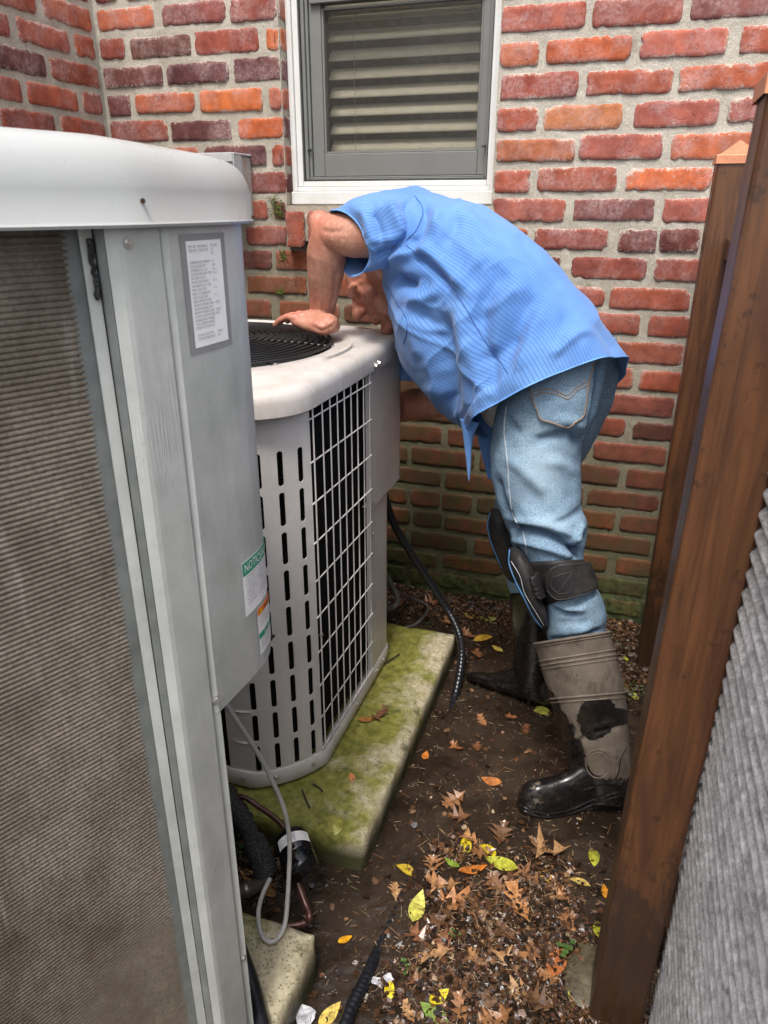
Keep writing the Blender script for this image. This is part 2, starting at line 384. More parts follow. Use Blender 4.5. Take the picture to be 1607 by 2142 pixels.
DARK = simple('dark_interior', (0.006, 0.006, 0.006), 0.8)
FANM = simple('fan_grey', (0.05, 0.052, 0.055), 0.4)
BOLT = simple('zinc_bolt', (0.55, 0.53, 0.5), 0.35, 0.8)
BRASS = simple('brass_bolt', (0.42, 0.28, 0.10), 0.35, 0.8)
mq = M('finned_coil', 0.55, 0.15, 0.4); p = mq.geo()
c = mq.mix(mq.ramp(mq.noise(7, 6, 0.7, mq.scale(p, (1, 1, 0.6))), [(0.32, 0), (0.66, 1)]), (0.070, 0.050, 0.034), (0.235, 0.20, 0.16))
c = mq.mix(mq.ramp(mq.noise(240, 4, 0.8, p), [(0.46, 0), (0.66, 0.7)]), c, (0.07, 0.055, 0.04))
c = mq.mix(mq.ramp(mq.noise(30, 4, 0.7, mq.scale(p, (1, 1, 0.12), (3, 1, 5))), [(0.62, 0), (0.74, 0.45)]), c, (0.36, 0.33, 0.29))
mq.set('Base Color', c); mq.bump(mq.noise(300, 3, 0.8, p), 0.9, 0.0009); COILG = mq.m

def wood(name, a, b, dark):
    m = M(name, 0.42, 0, 0.5); p = m.oc()
    gr = m.noise(3.0, 8, 0.65, m.scale(p, (30, 30, 1.0)), 1.2)
    ring = m.noise(1.0, 4, 0.6, m.scale(p, (26, 26, 2.2)), 2.5)
    c = m.mix(m.ramp(ring, [(0.36, 0), (0.64, 1)]), a, b)
    c = m.mix(m.ramp(gr, [(0.33, 0.45), (0.5, 0)]), c, dark)
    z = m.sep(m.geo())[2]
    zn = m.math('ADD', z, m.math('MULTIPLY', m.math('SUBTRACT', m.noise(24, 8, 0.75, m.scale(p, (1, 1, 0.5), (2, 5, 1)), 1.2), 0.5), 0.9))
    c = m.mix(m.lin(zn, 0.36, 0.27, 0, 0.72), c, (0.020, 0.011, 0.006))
    c = m.mix(m.ramp(m.noise(40, 5, 0.7, p), [(0.60, 0), (0.66, 0.6)]), c, tuple(k * .6 for k in dark))
    kn = m.ramp(m.voro(4.2, m.scale(p, (1.6, 1.6, 0.6))), [(0.0, 0.85), (0.13, 0.0)])
    c = m.mix(kn, c, dark)
    m.set('Base Color', c); m.set('Roughness', m.ramp(gr, [(0.3, 0.3), (0.7, 0.55)]))
    m.bump(gr, 0.35, 0.002); m.bump(ring, 0.12, 0.001); return m.m
WOOD = wood('stained_wood', (0.066, 0.024, 0.009), (0.125, 0.048, 0.016), (0.035, 0.015, 0.008))
COPPER = simple('copper_cap_metal', (0.66, 0.28, 0.16), 0.4, 0.5, var=.12, sc=80)

ms = M('rough_galvanised', 0.6, 0.05, 0.5); p = ms.geo()
c = ms.mix(ms.ramp(ms.noise(85, 8, 0.85, ms.scale(p, (1, 0.6, 1))), [(0.34, 0), (0.62, 1)]), (0.13, 0.127, 0.13), (0.82, 0.81, 0.81))
c = ms.mix(ms.ramp(ms.noise(9, 4, 0.6, p), [(0.4, 0), (0.7, 0.55)]), c, (0.16, 0.15, 0.155))
ms.set('Base Color', c); ms.bump(ms.noise(420, 4, 0.8, ms.scale(p, (1, 0.5, 1))), 0.9, 0.0009); CORR = ms.m

mw = M('muddy_water', 0.02, 0, 0.8); p = mw.geo()
c = mw.mix(mw.ramp(mw.noise(7, 7, 0.65, p, 1.2), [(0.35, 0), (0.65, 1)]), (0.022, 0.015, 0.010), (0.072, 0.050, 0.035))
mw.set('Base Color', c)
mw.bump(mw.noise(16, 3, 0.5, p, 0.8), 0.9, 0.009); mw.bump(mw.noise(70, 4, 0.6, p), 0.6, 0.0022)
tr = mw.n.new('ShaderNodeBsdfTransparent'); tr.inputs[0].default_value = (0.55, 0.40, 0.28, 1)
mx = mw.n.new('ShaderNodeMixShader'); mx.inputs[0].default_value = 0.64
out = mw.n['Material Output']; mw.t.links.new(tr.outputs[0], mx.inputs[1]); mw.t.links.new(mw.b.outputs[0], mx.inputs[2]); mw.t.links.new(mx.outputs[0], out.inputs[0])
WATER = mw.m
md_ = M('wet_mud', 0.42, 0, 0.7); p = md_.geo()
c = md_.mix(md_.ramp(md_.noise(35, 7, 0.7, p), [(0.35, 0), (0.65, 1)]), (0.006, 0.0045, 0.0035), (0.036, 0.024, 0.016))
md_.set('Base Color', c); md_.set('Roughness', md_.ramp(md_.noise(40, 3, 0.5, p), [(0.45, 0.08), (0.65, 0.55)])); md_.bump(md_.noise(160, 6, 0.75, p), 0.9, 0.003); MUD = md_.m

def leafm(name, spots=0.5):
    m = M(name, 0.25, 0, 0.6); b = m.objcol(); p = m.geo()
    c = m.mix(m.ramp(m.noise(90, 4, 0.6, p), [(0.35, 0), (0.65, 1)]), m.mix(1.0, b, (0.6, 0.55, 0.5), 'MULTIPLY'), m.mix(1.0, b, (1.25, 1.2, 1.1), 'MULTIPLY'))
    c = m.mix(m.ramp(m.noise(260, 3, 0.7, p), [(0.58, 0), (0.63, spots)]), c, (0.03, 0.015, 0.006))
    m.set('Base Color', c); m.bump(m.noise(180, 3, 0.6, p), 0.5, 0.001); return m.m
LEAF = leafm('leaf_blade', 0.7)
LIT = []
for i, col in enumerate([(0.13, 0.062, 0.030), (0.060, 0.030, 0.016), (0.24, 0.135, 0.07), (0.022, 0.014, 0.009), (0.42, 0.31, 0.19), (0.09, 0.046, 0.032)]):
    m_ = simple('litter_tone', tuple(k * .8 for k in col), 0.16, var=.45, sc=120, bump=.4, bsc=300); LIT.append(m_)

# shirt: light blue cotton, fine navy pin stripes running along the body
msh = M('striped_cotton', 0.82, 0, 0.2); uv = msh.uv(); p = msh.geo()
us = msh.sep(uv)
st = msh.math('FRACT', us[0], 0.0)
line = msh.ramp(msh.math('ABSOLUTE', msh.math('SUBTRACT', st, 0.5)), [(0.055, 1), (0.11, 0)])
wob = msh.ramp(msh.noise(6, 4, 0.6, p), [(0.35, 0), (0.65, 1)])
c = msh.mix(wob, (0.088, 0.212, 0.505), (0.130, 0.275, 0.59))
c = msh.mix(msh.math('MULTIPLY', line, 0.62), c, (0.025, 0.05, 0.20))
msh.set('Base Color', c); msh.bump(msh.noise(1500, 2, 0.5, p), 0.15, 0.0004); msh.bump(msh.noise(38, 4, 0.6, p), 0.28, 0.004)
msh.set('Sheen Weight', 0.15)
SHIRT = msh.m
SEAM = simple('shirt_seam_thread', (0.045, 0.11, 0.34), 0.8)
WHITEC = simple('white_cotton', (0.6, 0.6, 0.62), 0.85)

mj = M('washed_denim', 0.85, 0, 0.2); p = mj.geo()
c = mj.mix(mj.ramp(mj.noise(420, 3, 0.8, mj.scale(p, (1, 1, 0.7))), [(0.40, 0), (0.60, 1)]), (0.105, 0.175, 0.255), (0.29, 0.42, 0.54))
c = mj.mix(mj.ramp(mj.noise(9, 4, 0.6, p), [(0.35, 0.55), (0.62, 0)]), c, mj.mix(1.0, c, (0.55, 0.62, 0.70), 'MULTIPLY'))
c = mj.mix(mj.math('MULTIPLY', mj.attr('wear'), 0.55), c, (0.42, 0.54, 0.63))
c = mj.mix(mj.math('MULTIPLY', mj.attr('crease'), 0.7), c, (0.06, 0.11, 0.19))  # fold shade tinted into the denim colour
mj.set('Base Color', c); mj.bump(mj.noise(900, 2, 0.6, p), 0.35, 0.0006); mj.bump(mj.noise(34, 4, 0.6, p), 0.25, 0.004)
DENIM = mj.m
STITCH = simple('denim_stitch', (0.40, 0.44, 0.48), 0.8)
STITCHO = simple('tan_stitch', (0.30, 0.19, 0.11), 0.8)

mk = M('skin', 0.48, 0, 0.4); p = mk.geo()
c = mk.mix(mk.ramp(mk.noise(16, 5, 0.6, p), [(0.35, 0), (0.65, 1)]), (0.37, 0.175, 0.115), (0.52, 0.285, 0.205))
c = mk.mix(mk.ramp(mk.noise(110, 6, 0.75, p), [(0.42, 0), (0.62, 0.5)]), c, (0.30, 0.095, 0.06))
c = mk.mix(mk.ramp(mk.noise(240, 3, 0.7, mk.scale(p, (1, 1, 0.10))), [(0.60, 0), (0.68, 0.35)]), c, (0.16, 0.08, 0.05))
c = mk.mix(mk.math('MULTIPLY', mk.attr('ruddy'), 0.5), c, (0.52, 0.14, 0.09))
mk.set('Base Color', c); mk.set('Subsurface Weight', 0.12)
mk.b.inputs['Subsurface Scale'].default_value = 0.008
mk.bump(mk.noise(260, 5, 0.75, mk.scale(p, (1, 1, 0.5))), 0.55, 0.0012); mk.bump(mk.noise(900, 2, 0.6, mk.scale(p, (1, 1, 0.12))), 0.3, 0.0006)
SKIN = mk.m

mr = M('rubber_boot', 0.35, 0, 0.5); p = mr.geo(); mud = mr.attr('mud')
mn = mr.ramp(mr.math('ADD', mud, mr.math('MULTIPLY', mr.math('SUBTRACT', mr.noise(45, 9, 0.82, p), 0.5), 1.7)), [(0.46, 0), (0.53, 1)])
mudc = mr.mix(mr.ramp(mr.noise(18, 6, 0.65, p), [(0.3, 0), (0.7, 1)]), (0.115, 0.088, 0.066), (0.20, 0.165, 0.130))
mudc = mr.mix(mr.ramp(mr.noise(130, 4, 0.8, p), [(0.60, 0), (0.7, 0.6)]), mudc, (0.33, 0.29, 0.24))
mudc = mr.mix(mr.ramp(mr.noise(26, 7, 0.8, mr.scale(p, (1, 1, 0.6), (5, 1, 3))), [(0.50, 0), (0.62, 0.7)]), mudc, (0.055, 0.040, 0.030))
mr.set('Base Color', mr.mix(mn, mr.mix(mr.ramp(mr.noise(60, 6, 0.8, p), [(0.5, 0), (0.7, 1)]), (0.008, 0.007, 0.007), (0.035, 0.027, 0.022)), mudc)); mr.set('Roughness', mr.mix(mn, mr.mix(mr.noise(40, 5, 0.7, p), (0.08, 0.08, 0.08), (0.42, 0.42, 0.42)), (0.75, 0.75, 0.75)))
mr.bump(mn, 0.5, 0.0012); mr.bump(mr.noise(90, 5, 0.7, p), 0.25, 0.0015)
BOOT = mr.m
mkn = M('black_neoprene', 0.6, 0, 0.4); p = mkn.geo()
c = mkn.mix(mkn.ramp(mkn.noise(25, 6, 0.7, p), [(0.45, 0), (0.75, 0.8)]), (0.014, 0.013, 0.014), (0.055, 0.046, 0.040))
c = mkn.mix(mkn.ramp(mkn.noise(200, 3, 0.8, p), [(0.66, 0), (0.72, 0.5)]), c, (0.30, 0.25, 0.2))
mkn.set('Base Color', c); mkn.bump(mkn.noise(500, 3, 0.6, p), 0.3, 0.0008); NEO = mkn.m
BLUEP = simple('blue_piping', (0.07, 0.20, 0.42), 0.6)
WTHREAD = simple('pale_thread', (0.42, 0.45, 0.5), 0.8)
BLACKR = simple('black_rubber_hose', (0.010, 0.011, 0.014), 0.28, var=.3, sc=80, bump=.2)
mf = M('foam_insulation', 0.75, 0, 0.3); p = mf.geo()
mf.set('Base Color', mf.mix(mf.ramp(mf.noise(420, 4, 0.8, p), [(0.5, 0), (0.66, 1)]), (0.010, 0.010, 0.011), (0.13, 0.13, 0.13))); mf.bump(mf.noise(350, 4, 0.8, p), 0.9, 0.0012); FOAM = mf.m
CPIPE = simple('brown_oxidised_copper', (0.085, 0.038, 0.030), 0.3, 0.35, var=.35, sc=70)
SPIPE = simple('grey_brown_pipe', (0.12, 0.10, 0.09), 0.22, 0.4, var=.35, sc=50)
CABLE = simple('grey_cable', (0.40, 0.39, 0.37), 0.5, var=.1)
GCAB = simple('dull_grey_conduit', (0.07, 0.068, 0.062), 0.4, var=.3)
BLKG = simple('gloss_black_enamel', (0.006, 0.006, 0.007), 0.12, var=.1)
PAPER = simple('label_white', (0.86, 0.86, 0.86), 0.5, var=.04)
PRINT = simple('label_print_grey', (0.30, 0.30, 0.31), 0.7, var=.1)
LGREY = simple('label_border_grey', (0.26, 0.26, 0.26), 0.55, var=.08)
LGREEN = simple('label_green', (0.02, 0.30, 0.17), 0.5, var=.06)
LORANGE = simple('label_orange', (0.85, 0.20, 0.02), 0.5, var=.06)
YEL = simple('yellow_sticker', (0.75, 0.50, 0.02), 0.5)
VINYL = paint('white_vinyl', (0.66, 0.66, 0.645), (0.45, 0.42, 0.34), 0.4, 12, 0.35, 0.35).m
CAULK = simple('yellowed_caulk', (0.50, 0.47, 0.33), 0.7)
SASH = simple('taupe_sash', (0.155, 0.158, 0.148), 0.55, var=.08, sc=12)
SASHD = simple('dark_sash_groove', (0.05, 0.05, 0.047), 0.6)
BLIND = simple('cream_blind', (0.66, 0.61, 0.50), 0.6, var=.08)
CORDM = simple('blind_cord', (0.38, 0.36, 0.31), 0.7)
RUSTB = paint('rusty_grey_box', (0.40, 0.41, 0.40), (0.34, 0.17, 0.07), 0.5, 30, 0.75, 0.7).m
GALV = simple('grey_box_lid_paint', (0.44, 0.45, 0.46), 0.4, var=.1)
GREENP = simple('green_leaflet', (0.05, 0.10, 0.018), 0.5)
mgl = M('window_glass', 0.08, 0, 0.5, (0.20, 0.19, 0.17))
tr = mgl.n.new('ShaderNodeBsdfTransparent'); tr.inputs[0].default_value = (0.80, 0.80, 0.78, 1)
mx = mgl.n.new('ShaderNodeMixShader'); mx.inputs[0].default_value = 0.11
mgl.t.links.new(tr.outputs[0], mx.inputs[1]); mgl.t.links.new(mgl.b.outputs[0], mx.inputs[2]); mgl.t.links.new(mx.outputs[0], mgl.n['Material Output'].inputs[0]); GLASS = mgl.m
#==SETTING==
# ---------------------------------------------------------------- ground and water
WY = 2.2                                            # the back wall's face
XL = -1.65                                          # the left wall's face
def land(x, y):
    """0 under open water .. 1 on the leaf mat"""
    m = 0.0
    for (px, py, r, a) in LANDC: m = max(m, a * math.exp(-((x - px) ** 2 + (y - py) ** 2) / (r * r)))
    m = max(m, min(1, max(0, (y - 1.97) / 0.12)) * 0.95)
    return m
LANDC = [(*atz(px, py, 0)[:2], r, a) for px, py, r, a in ((1010, 1930, .12, 1), (1130, 1860, .10, .95), (900, 2060, .10, 1), (1060, 2060, .13, 1.05), (1180, 1980, .11, 1), (960, 2140, .13, 1.0),
         (950, 1800, .06, .8), (1230, 2100, .12, 1), (1290, 1330, .12, 1), (1340, 1420, .09, .9), (520, 1800, .12, .8), (560, 1830, .06, .5))]
HOSEL = [tuple(atz(a, b, 0)[:2]) for a, b in ((950, 1440), (905, 1590), (884, 1690), (868, 1800), (835, 1890), (795, 1980), (765, 2050))]
def gh(x, y):
    n = noise.noise(Vector((x * 14, y * 14, 0))) * 0.011 + noise.noise(Vector((x * 45, y * 45, 3))) * 0.005
    hd_ = min((abs((x - ax) * (by - ay) - (y - ay) * (bx - ax)) / math.hypot(bx - ax, by - ay)) if min(ay, by) - .01 <= y <= max(ay, by) + .01 else 9 for (ax, ay), (bx, by) in zip(HOSEL[:-1], HOSEL[1:]))
    return -0.035 + 0.037 * land(x, y) + n * 1.1 - .030 * math.exp(-(hd_ / .022) ** 2)
def make_ground():
    n = 230; xs = np.linspace(-1.64, 0.95, n); ys = np.linspace(-0.2, 2.19, n)
    v = [(x, y, gh(x, y)) for y in ys for x in xs]
    f = [(j * n + i, j * n + i + 1, (j + 1) * n + i + 1, (j + 1) * n + i) for j in range(n - 1) for i in range(n - 1)]
    b = len(v); x0, x1, y0, y1 = xs[0], xs[-1], ys[0], ys[-1]; F = 40
    v += [(-F, -F, -0.02), (F, -F, -0.02), (F, y1, -0.02), (F, F, -.02), (-F, F, -.02), (-F, y1, -.02)]
    c00, c10, c01, c11 = 0, n - 1, (n - 1) * n, n * n - 1
    f += [tuple([b, b + 1] + [i for i in range(n - 1, -1, -1)]), tuple([b + 1, b + 2] + [j * n + n - 1 for j in range(n - 1, -1, -1)]), tuple([b + 5, b] + [j * n for j in range(n)]),
          tuple([b + 3, b + 4, b + 5] + [(n - 1) * n + i for i in range(n)] + [b + 2])]
    o = link('ground', mesh('ground', v, f, MUD, True)); struct(o)
make_ground()
g = G(); g.add([(-1.64, -0.19, 0), (0.94, -0.19, 0), (0.94, 2.19, 0), (-1.64, 2.19, 0)], [(0, 1, 2, 3)])
struct(g.obj('puddle_water', WATER))

# ---------------------------------------------------------------- brick walls
PZ, BH = 0.0747, 0.0572
Z0 = 1.658 - 22 * PZ                                # bottom of the lowest full course
BV = {}
def brick_mesh(L, H, D, k):
    key = (round(L, 3), round(H, 3), k)
    if key in BV: return BV[key]
    rr = random.Random(hash(key) % 9999); nx = max(3, int(L / 0.012)); nz = 5
    per = [(-L / 2 + L * i / nx, -H / 2) for i in range(nx)] + [(L / 2, -H / 2 + H * i / nz) for i in range(nz)] + [(L / 2 - L * i / nx, H / 2) for i in range(nx)] + [(-L / 2, H / 2 - H * i / nz) for i in range(nz)]
    n = len(per); ph0 = rr.uniform(0, 6); chip = [rr.random() < .055 for _ in per]
    P0 = []; 
    for i, (x, z) in enumerate(per):
        j = rr.uniform(-.0016, .0012) - (rr.uniform(.002, .006) if chip[i] else 0) + .0006 * sin(i * .9 + ph0)
        dx = (1 if x >= L / 2 - 1e-6 else -1 if x <= -L / 2 + 1e-6 else 0); dz = (1 if z >= H / 2 - 1e-6 else -1 if z <= -H / 2 + 1e-6 else 0)
        if dx and dz: j -= rr.uniform(.001, .004)
        P0.append((x + dx * j, z + dz * j))
    v = []
    def ring(ins, y, jit=0.0):
        for (x, z) in P0:
            sx = max(0.0, 1 - ins / (L / 2)); sz = max(0.0, 1 - ins / (H / 2))
            v.append((x * sx, y + rr.uniform(-jit, jit), z * sz))
    ring(0, D); ring(0, .0022, .0005); ring(.0016, .0004, .0003); ring(.010, 0, .0007)
    f = [(r * n + i, (r + 1) * n + i, (r + 1) * n + (i + 1) % n, r * n + (i + 1) % n) for r in range(3) for i in range(n)]
    c0 = len(v); v.append((-L * .25, rr.uniform(-.001, .001), 0)); v.append((L * .25, rr.uniform(-.001, .001), 0)); v.append((0, rr.uniform(-.001, .001), 0))
    for i in range(n):
        a, b = 3 * n + i, 3 * n + (i + 1) % n; xm = (v[a][0] + v[b][0]) / 2
        f.append((a, c0 if xm < -L * .15 else c0 + 1 if xm > L * .15 else c0 + 2, b))
    # close fan gaps
    me = bpy.data.meshes.new('brick'); me.from_pydata(v, [], f)
    bm = bmesh.new(); bm.from_mesh(me); bmesh.ops.holes_fill(bm, edges=[e for e in bm.edges if e.is_boundary and all(ve.co.y < D * .5 for ve in e.verts)], sides=8)
    bmesh.ops.recalc_face_normals(bm, faces=bm.faces[:]); bm.to_mesh(me); bm.free()
    me.materials.append(BRICK)
    set_attr(me, 'edge', [0.75 if i < 2 * n else 0.66 if i < 3 * n else 0.30 if i < 4 * n else 0.02 for i in range(len(v))] + [0] * (len(me.vertices) - len(v)))
    me.polygons.foreach_set('use_smooth', [True] * len(me.polygons))
    BV[key] = me; return me
BC = [(0.30, 0.075, 0.040), (0.34, 0.085, 0.045), (0.27, 0.070, 0.045), (0.36, 0.105, 0.055), (0.24, 0.060, 0.040), (0.33, 0.10, 0.070), (0.20, 0.055, 0.042), (0.38, 0.10, 0.04), (0.31, 0.09, 0.065)]
BCDARK = [(0.12, 0.045, 0.045), (0.14, 0.04, 0.035)]
BCOR = [(0.40, 0.10, 0.038), (0.38, 0.12, 0.05)]
SPECIAL = [(470, 200, (0.50, 0.13, 0.03)), (545, 258, (0.46, 0.11, 0.03)), (600, 130, (0.13, .05, .05)), (270, 150, (0.13, .045, .04)), (330, 95, (0.13, .06, .05)), (440, 143, (.10, .035, .038)), (540, 135, (.11, .04, .042)),
           (1235, 105, (.38, .09, .035)), (1130, 178, (.26, .06, .038)), (1220, 243, (.40, .15, .06)), (1110, 311, (.33, .11, .05)), (1395, 377, (.48, .12, .045)), (1290, 440, (.17, .06, .055)), (1380, 503, (.13, .035, .028)),
           (1090, 110, (.40, .12, .055)), (1500, 168, (.36, .09, .04)), (1360, 235, (.30, .085, .06)), (1440, 100, (.38, .11, .075)), (1140, 40, (.34, .085, .05)), (1540, 20, (.19, .07, .065)), (400, 15, (.20, .06, .055)), (555, 70, (.5, .14, .05)), (150, 75, (.33, .075, .03)), (340, 20, (.33, .09, .04)), (330, 30, (.14, .06, .055)), (1370, 780, (.42, .10, .045)), (1270, 880, (.35, .085, .045))]
def brick_col(pt, rr):
    px, py = proj(np.array([pt]))[0]
    for x, y, c in SPECIAL:
        if abs(px - x) < 55 and abs(py - y) < 26: return tuple(q * 1.08 for q in c)
    r = rr.random()
    if r < .07: return rr.choice(BCDARK)
    if r < .12 and pt[2] > .9: return rr.choice(BCOR)
    c = rr.choice(BC); k = rr.uniform(.98, 1.28); return tuple(q * k for q in c)
def put_brick(parent, c, L, H, rot, rr, k=None, roll=0.0, bag=None):
    if bag is not None: bag.append((c, L, H, rot)); return
    me = brick_mesh(L, H, 0.03, rr.randrange(7) if k is None else k)
    o = link('brick', me, parent); o.location = V(c); o.rotation_euler = (rr.gauss(0, .006), roll + rr.gauss(0, .006), rot)
    c_ = brick_col(c, rr); o.color = (*c_, 1); return o
def mortar_panel(x0, x1, z0, z1, fn, step=0.007):
    nx = max(2, int((x1 - x0) / step)); nz = max(2, int((z1 - z0) / step)); v = []; 
    for j in range(nz + 1):
        for i in range(nx + 1):
            x = x0 + (x1 - x0) * i / nx; z = z0 + (z1 - z0) * j / nz
            v.append(fn(x, z, 0.0012 * noise.noise(Vector((x * 60, 1, z * 60))) + 0.0022 * noise.noise(Vector((x * 17, 5, z * 17)))))
    f = [(j * (nx + 1) + i, j * (nx + 1) + i + 1, (j + 1) * (nx + 1) + i + 1, (j + 1) * (nx + 1) + i) for j in range(nz) for i in range(nx)]
    return v, f
rr = random.Random(11)
WX0, WX1, WZ0 = -1.039, -0.412, 1.272               # window opening
bw = thing('brick_wall', 'weathered red brick wall with pale mortar and a window, running behind the man', 'wall', (-0.2, WY + .05, 0))
DEP = 0.0042                                          # bricks stand proud of the mortar
fb = lambda x, z, d: (x, WY + DEP - d, z)
g = G()
for (a, b, c_, d_) in ((XL - .02, WX0 - .003, 0.0 - .06, 2.02), (WX0 - .003, WX1 + .002, -.06, WZ0 - .022), (WX1 + .002, 0.75, -.06, 2.02)):
    g.add(*mortar_panel(a, b, c_, d_, fb))
o = g.obj('mortar', MORTAR, bw, smooth=False); o.data.polygons.foreach_set('use_smooth', [True] * len(o.data.polygons))
g = G(); g.box((XL, WY + .012, -.1), (WX0 - .003, WY + .2, 2.8)); g.box((WX1 + .002, WY + .012, -.1), (1.6, WY + .2, 2.8)); g.box((WX0 - .003, WY + .012, -.1), (WX1 + .002, WY + .2, WZ0 - .03)); g.box((WX0 - .003, WY + .012, 2.35), (WX1 + .002, WY + .2, 2.8))
g.obj('wall_core', MORTAR, bw)
far = []
NC = 37
for k in range(NC):
    zc = Z0 + k * PZ + BH / 2
    if k == 0: pass
    off = -0.287 if (k % 2 == 1) else -0.287 + 0.113 - .008
    n0 = int((XL - off) / 0.226) - 1
    for i in range(n0, 9):
        a = off + i * 0.226 + rr.uniform(-.004, .004); b = a + 0.2085 + rr.uniform(-.006, .004)
        a = max(a, XL + .008); 
        segs = [(a, b)]
        if zc > WZ0 - .02 and zc < 2.35:
            segs = []
            if a < WX0 - .03: segs.append((a, min(b, WX0 - .001)))
            if b > WX1 + .03: segs.append((max(a, WX1 + .004), b))
        elif WZ0 - .13 < zc and a < WX1 + .012 and b > WX0 - .012:       # the sill course sits here
            segs = []
            if a < WX0 - .03: segs.append((a, min(b, WX0 - .006)))
            if b > WX1 + .03: segs.append((max(a, WX1 + .006), b))
        for (a_, b_) in segs:
            if b_ - a_ < .03: continue
            if b_ - a_ > .15 and rr.random() < .06:
                m_ = (a_ + b_) / 2; parts = [(a_, m_ - .004), (m_ + .004, b_)]
            else: parts = [(a_, b_)]
            for (q0, q1) in parts:
                cc = np.array([(q0 + q1) / 2, WY + rr.uniform(-.0015, .0015), zc + rr.uniform(-.0025, .0025)])
                px, py = proj(cc[None])[0]
                vis = -90 < px < 1700 and -60 < py < 1420 and q0 < .62
                L = round((q1 - q0) / .01) * .01
                if vis: put_brick(bw, cc, L - .001, BH + rr.choice((0, -.003, .002)), 0, rr)
                else: far.append((cc, L))
g = G()
for cc, L in far: g.box((cc[0] - L / 2, WY - .001, cc[2] - BH / 2), (cc[0] + L / 2, WY + .03, cc[2] + BH / 2))
o = g.obj('far_bricks', BRICK, bw); o['kind'] = 'stuff'; o.color = (.3, .08, .045, 1)
# window reveal: the bricks' returning ends at the left jamb
for k in range(17, NC):
    zc = Z0 + k * PZ + BH / 2
    if WZ0 - .02 < zc < 2.3:
        o = put_brick(bw, (WX0 + .0015, WY + .043, zc), .074, BH, pi / 2, rr)
g = G(); g.box((WX0 - .004, WY + .002, WZ0 - .02), (WX0 - .0015, WY + .09, 2.35)); g.box((WX1 + .0005, WY + .002, WZ0 - .02), (WX1 + .003, WY + .09, 2.35)); g.obj('jamb_mortar', MORTAR, bw)
# rowlock sill
nrow = 9; x0s, x1s = -1.03, -0.405
sp = (x1s - x0s) / nrow
g = G(); g.box((x0s + .002, WY - .024, 1.150), (x1s - .002, WY + .03, 1.218)); g.box((x0s + .002, WY + .031, 1.150), (x1s - .002, WY + .085, 1.248)); g.add([(x0s + .002, WY - .022, 1.2185), (x1s - .002, WY - .022, 1.2185), (x1s - .002, WY + .06, 1.2487), (x0s + .002, WY + .06, 1.2487), (x0s + .002, WY + .06, 1.2185), (x1s - .002, WY + .06, 1.2185)], [(0, 1, 2, 3), (0, 3, 4), (1, 5, 2)])
slope = Matrix.Rotation(radians(-8), 4, 'X')
for i in range(nrow):
    xc = x0s + sp * (i + .5) + rr.uniform(-.002, .002)
    me = brick_mesh(0.104, 0.056, 0.115, 20 + i)
    o = link('sill_brick', me, bw); o.location = (xc, WY - .040 + rr.uniform(-.003, .003), 1.183); o.rotation_euler = (radians(-17), radians(90), 0); o.color = (*[q * 1.05 for q in rr.choice(BC[:4])], 1)
g.obj('sill_mortar', MORTAR, bw)

lw = thing('brick_wall', 'red brick wall on the left that meets the window wall at the corner', 'wall', (XL - .05, 1.3, 0))
fl = lambda y, z, d: (XL - DEP + d, y, z)
g = G(); v, f = mortar_panel(0.55, WY + .02, -.06, 2.0, fl); g.add(v, [tuple(reversed(q)) for q in f])
o = g.obj('mortar', MORTAR, lw); o.data.polygons.foreach_set('use_smooth', [True] * len(o.data.polygons))
g = G(); g.box((XL - .2, -1.0, -.1), (XL - .012, WY + .2, 2.8)); g.obj('wall_core', MORTAR, lw)
far = []
for k in range(NC):
    zc = Z0 + k * PZ + BH / 2; off = (0.0 if k % 2 else .113)
    for i in range(-3, 10):
        b = WY - .012 - i * 0.226 + (off if i > 0 else 0) ; a = b - 0.203
        if i == 0:
            b = WY - .012; a = b - (.203 if k % 2 else .09)
        elif k % 2 == 0: b = WY - .012 - .09 - .023 - (i - 1) * .226; a = b - .203
        else: b = WY - .012 - i * .226; a = b - .203
        if i < 0 or b < .2: continue
        a += rr.uniform(-.003, .003); cc = np.array([XL + rr.uniform(-.001, .001), (a + b) / 2, zc + rr.uniform(-.002, .002)])
        px, py = proj(cc[None])[0]
        if cc[1] > 0.9 and -260 < px < 420 and -160 < py < 900:
            put_brick(lw, cc, round((b - a) / .01) * .01 - .001, BH, pi / 2, rr)
        else: far.append((cc, b - a))
g = G()
for cc, L in far: g.box((XL - .03, cc[1] - L / 2, cc[2] - BH / 2), (XL + .001, cc[1] + L / 2, cc[2] + BH / 2))
o = g.obj('far_bricks', BRICK, lw); o['kind'] = 'stuff'; o.color = (.3, .08, .045, 1)

# ---------------------------------------------------------------- window
win = thing('window', 'white framed window with grey screen sash and half open cream blinds', 'window', (-.72, WY + .08, WZ0))
YF = WY + .055
def frame_rect(name, x0, x1, z0, z1, wl, wr, wb, y0, y1, mat, bev=.0015, top=2.33, par=win):
    g = G(); g.box((x0, y0, z0), (x0 + wl, y1, z1)); o1 = g.obj(name, mat, par, bevel=bev)
    g = G(); g.box((x1 - wr, y0, z0), (x1, y1, z1)); g.obj(name, mat, par, bevel=bev)
    g = G(); g.box((x0 + wl + .0005, y0 + .0005, z0), (x1 - wr - .0005, y1, z0 + wb)); g.obj(name, mat, par, bevel=bev)
    g = G(); g.box((x0 + wl + .0005, y0 + .0005, z1 - wb), (x1 - wr - .0005, y1, z1)); g.obj(name, mat, par, bevel=bev)
g = G(); g.box((WX0, YF - .022, WZ0 - .020), (WX1, YF + .10, WZ0 + .017)); g.obj('window_sill', VINYL, win, bevel=.003)
frame_rect('frame', WX0 + .001, WX1 - .001, WZ0 + .018, 2.33, .016, .014, .012, YF - .012, YF + .06, VINYL)
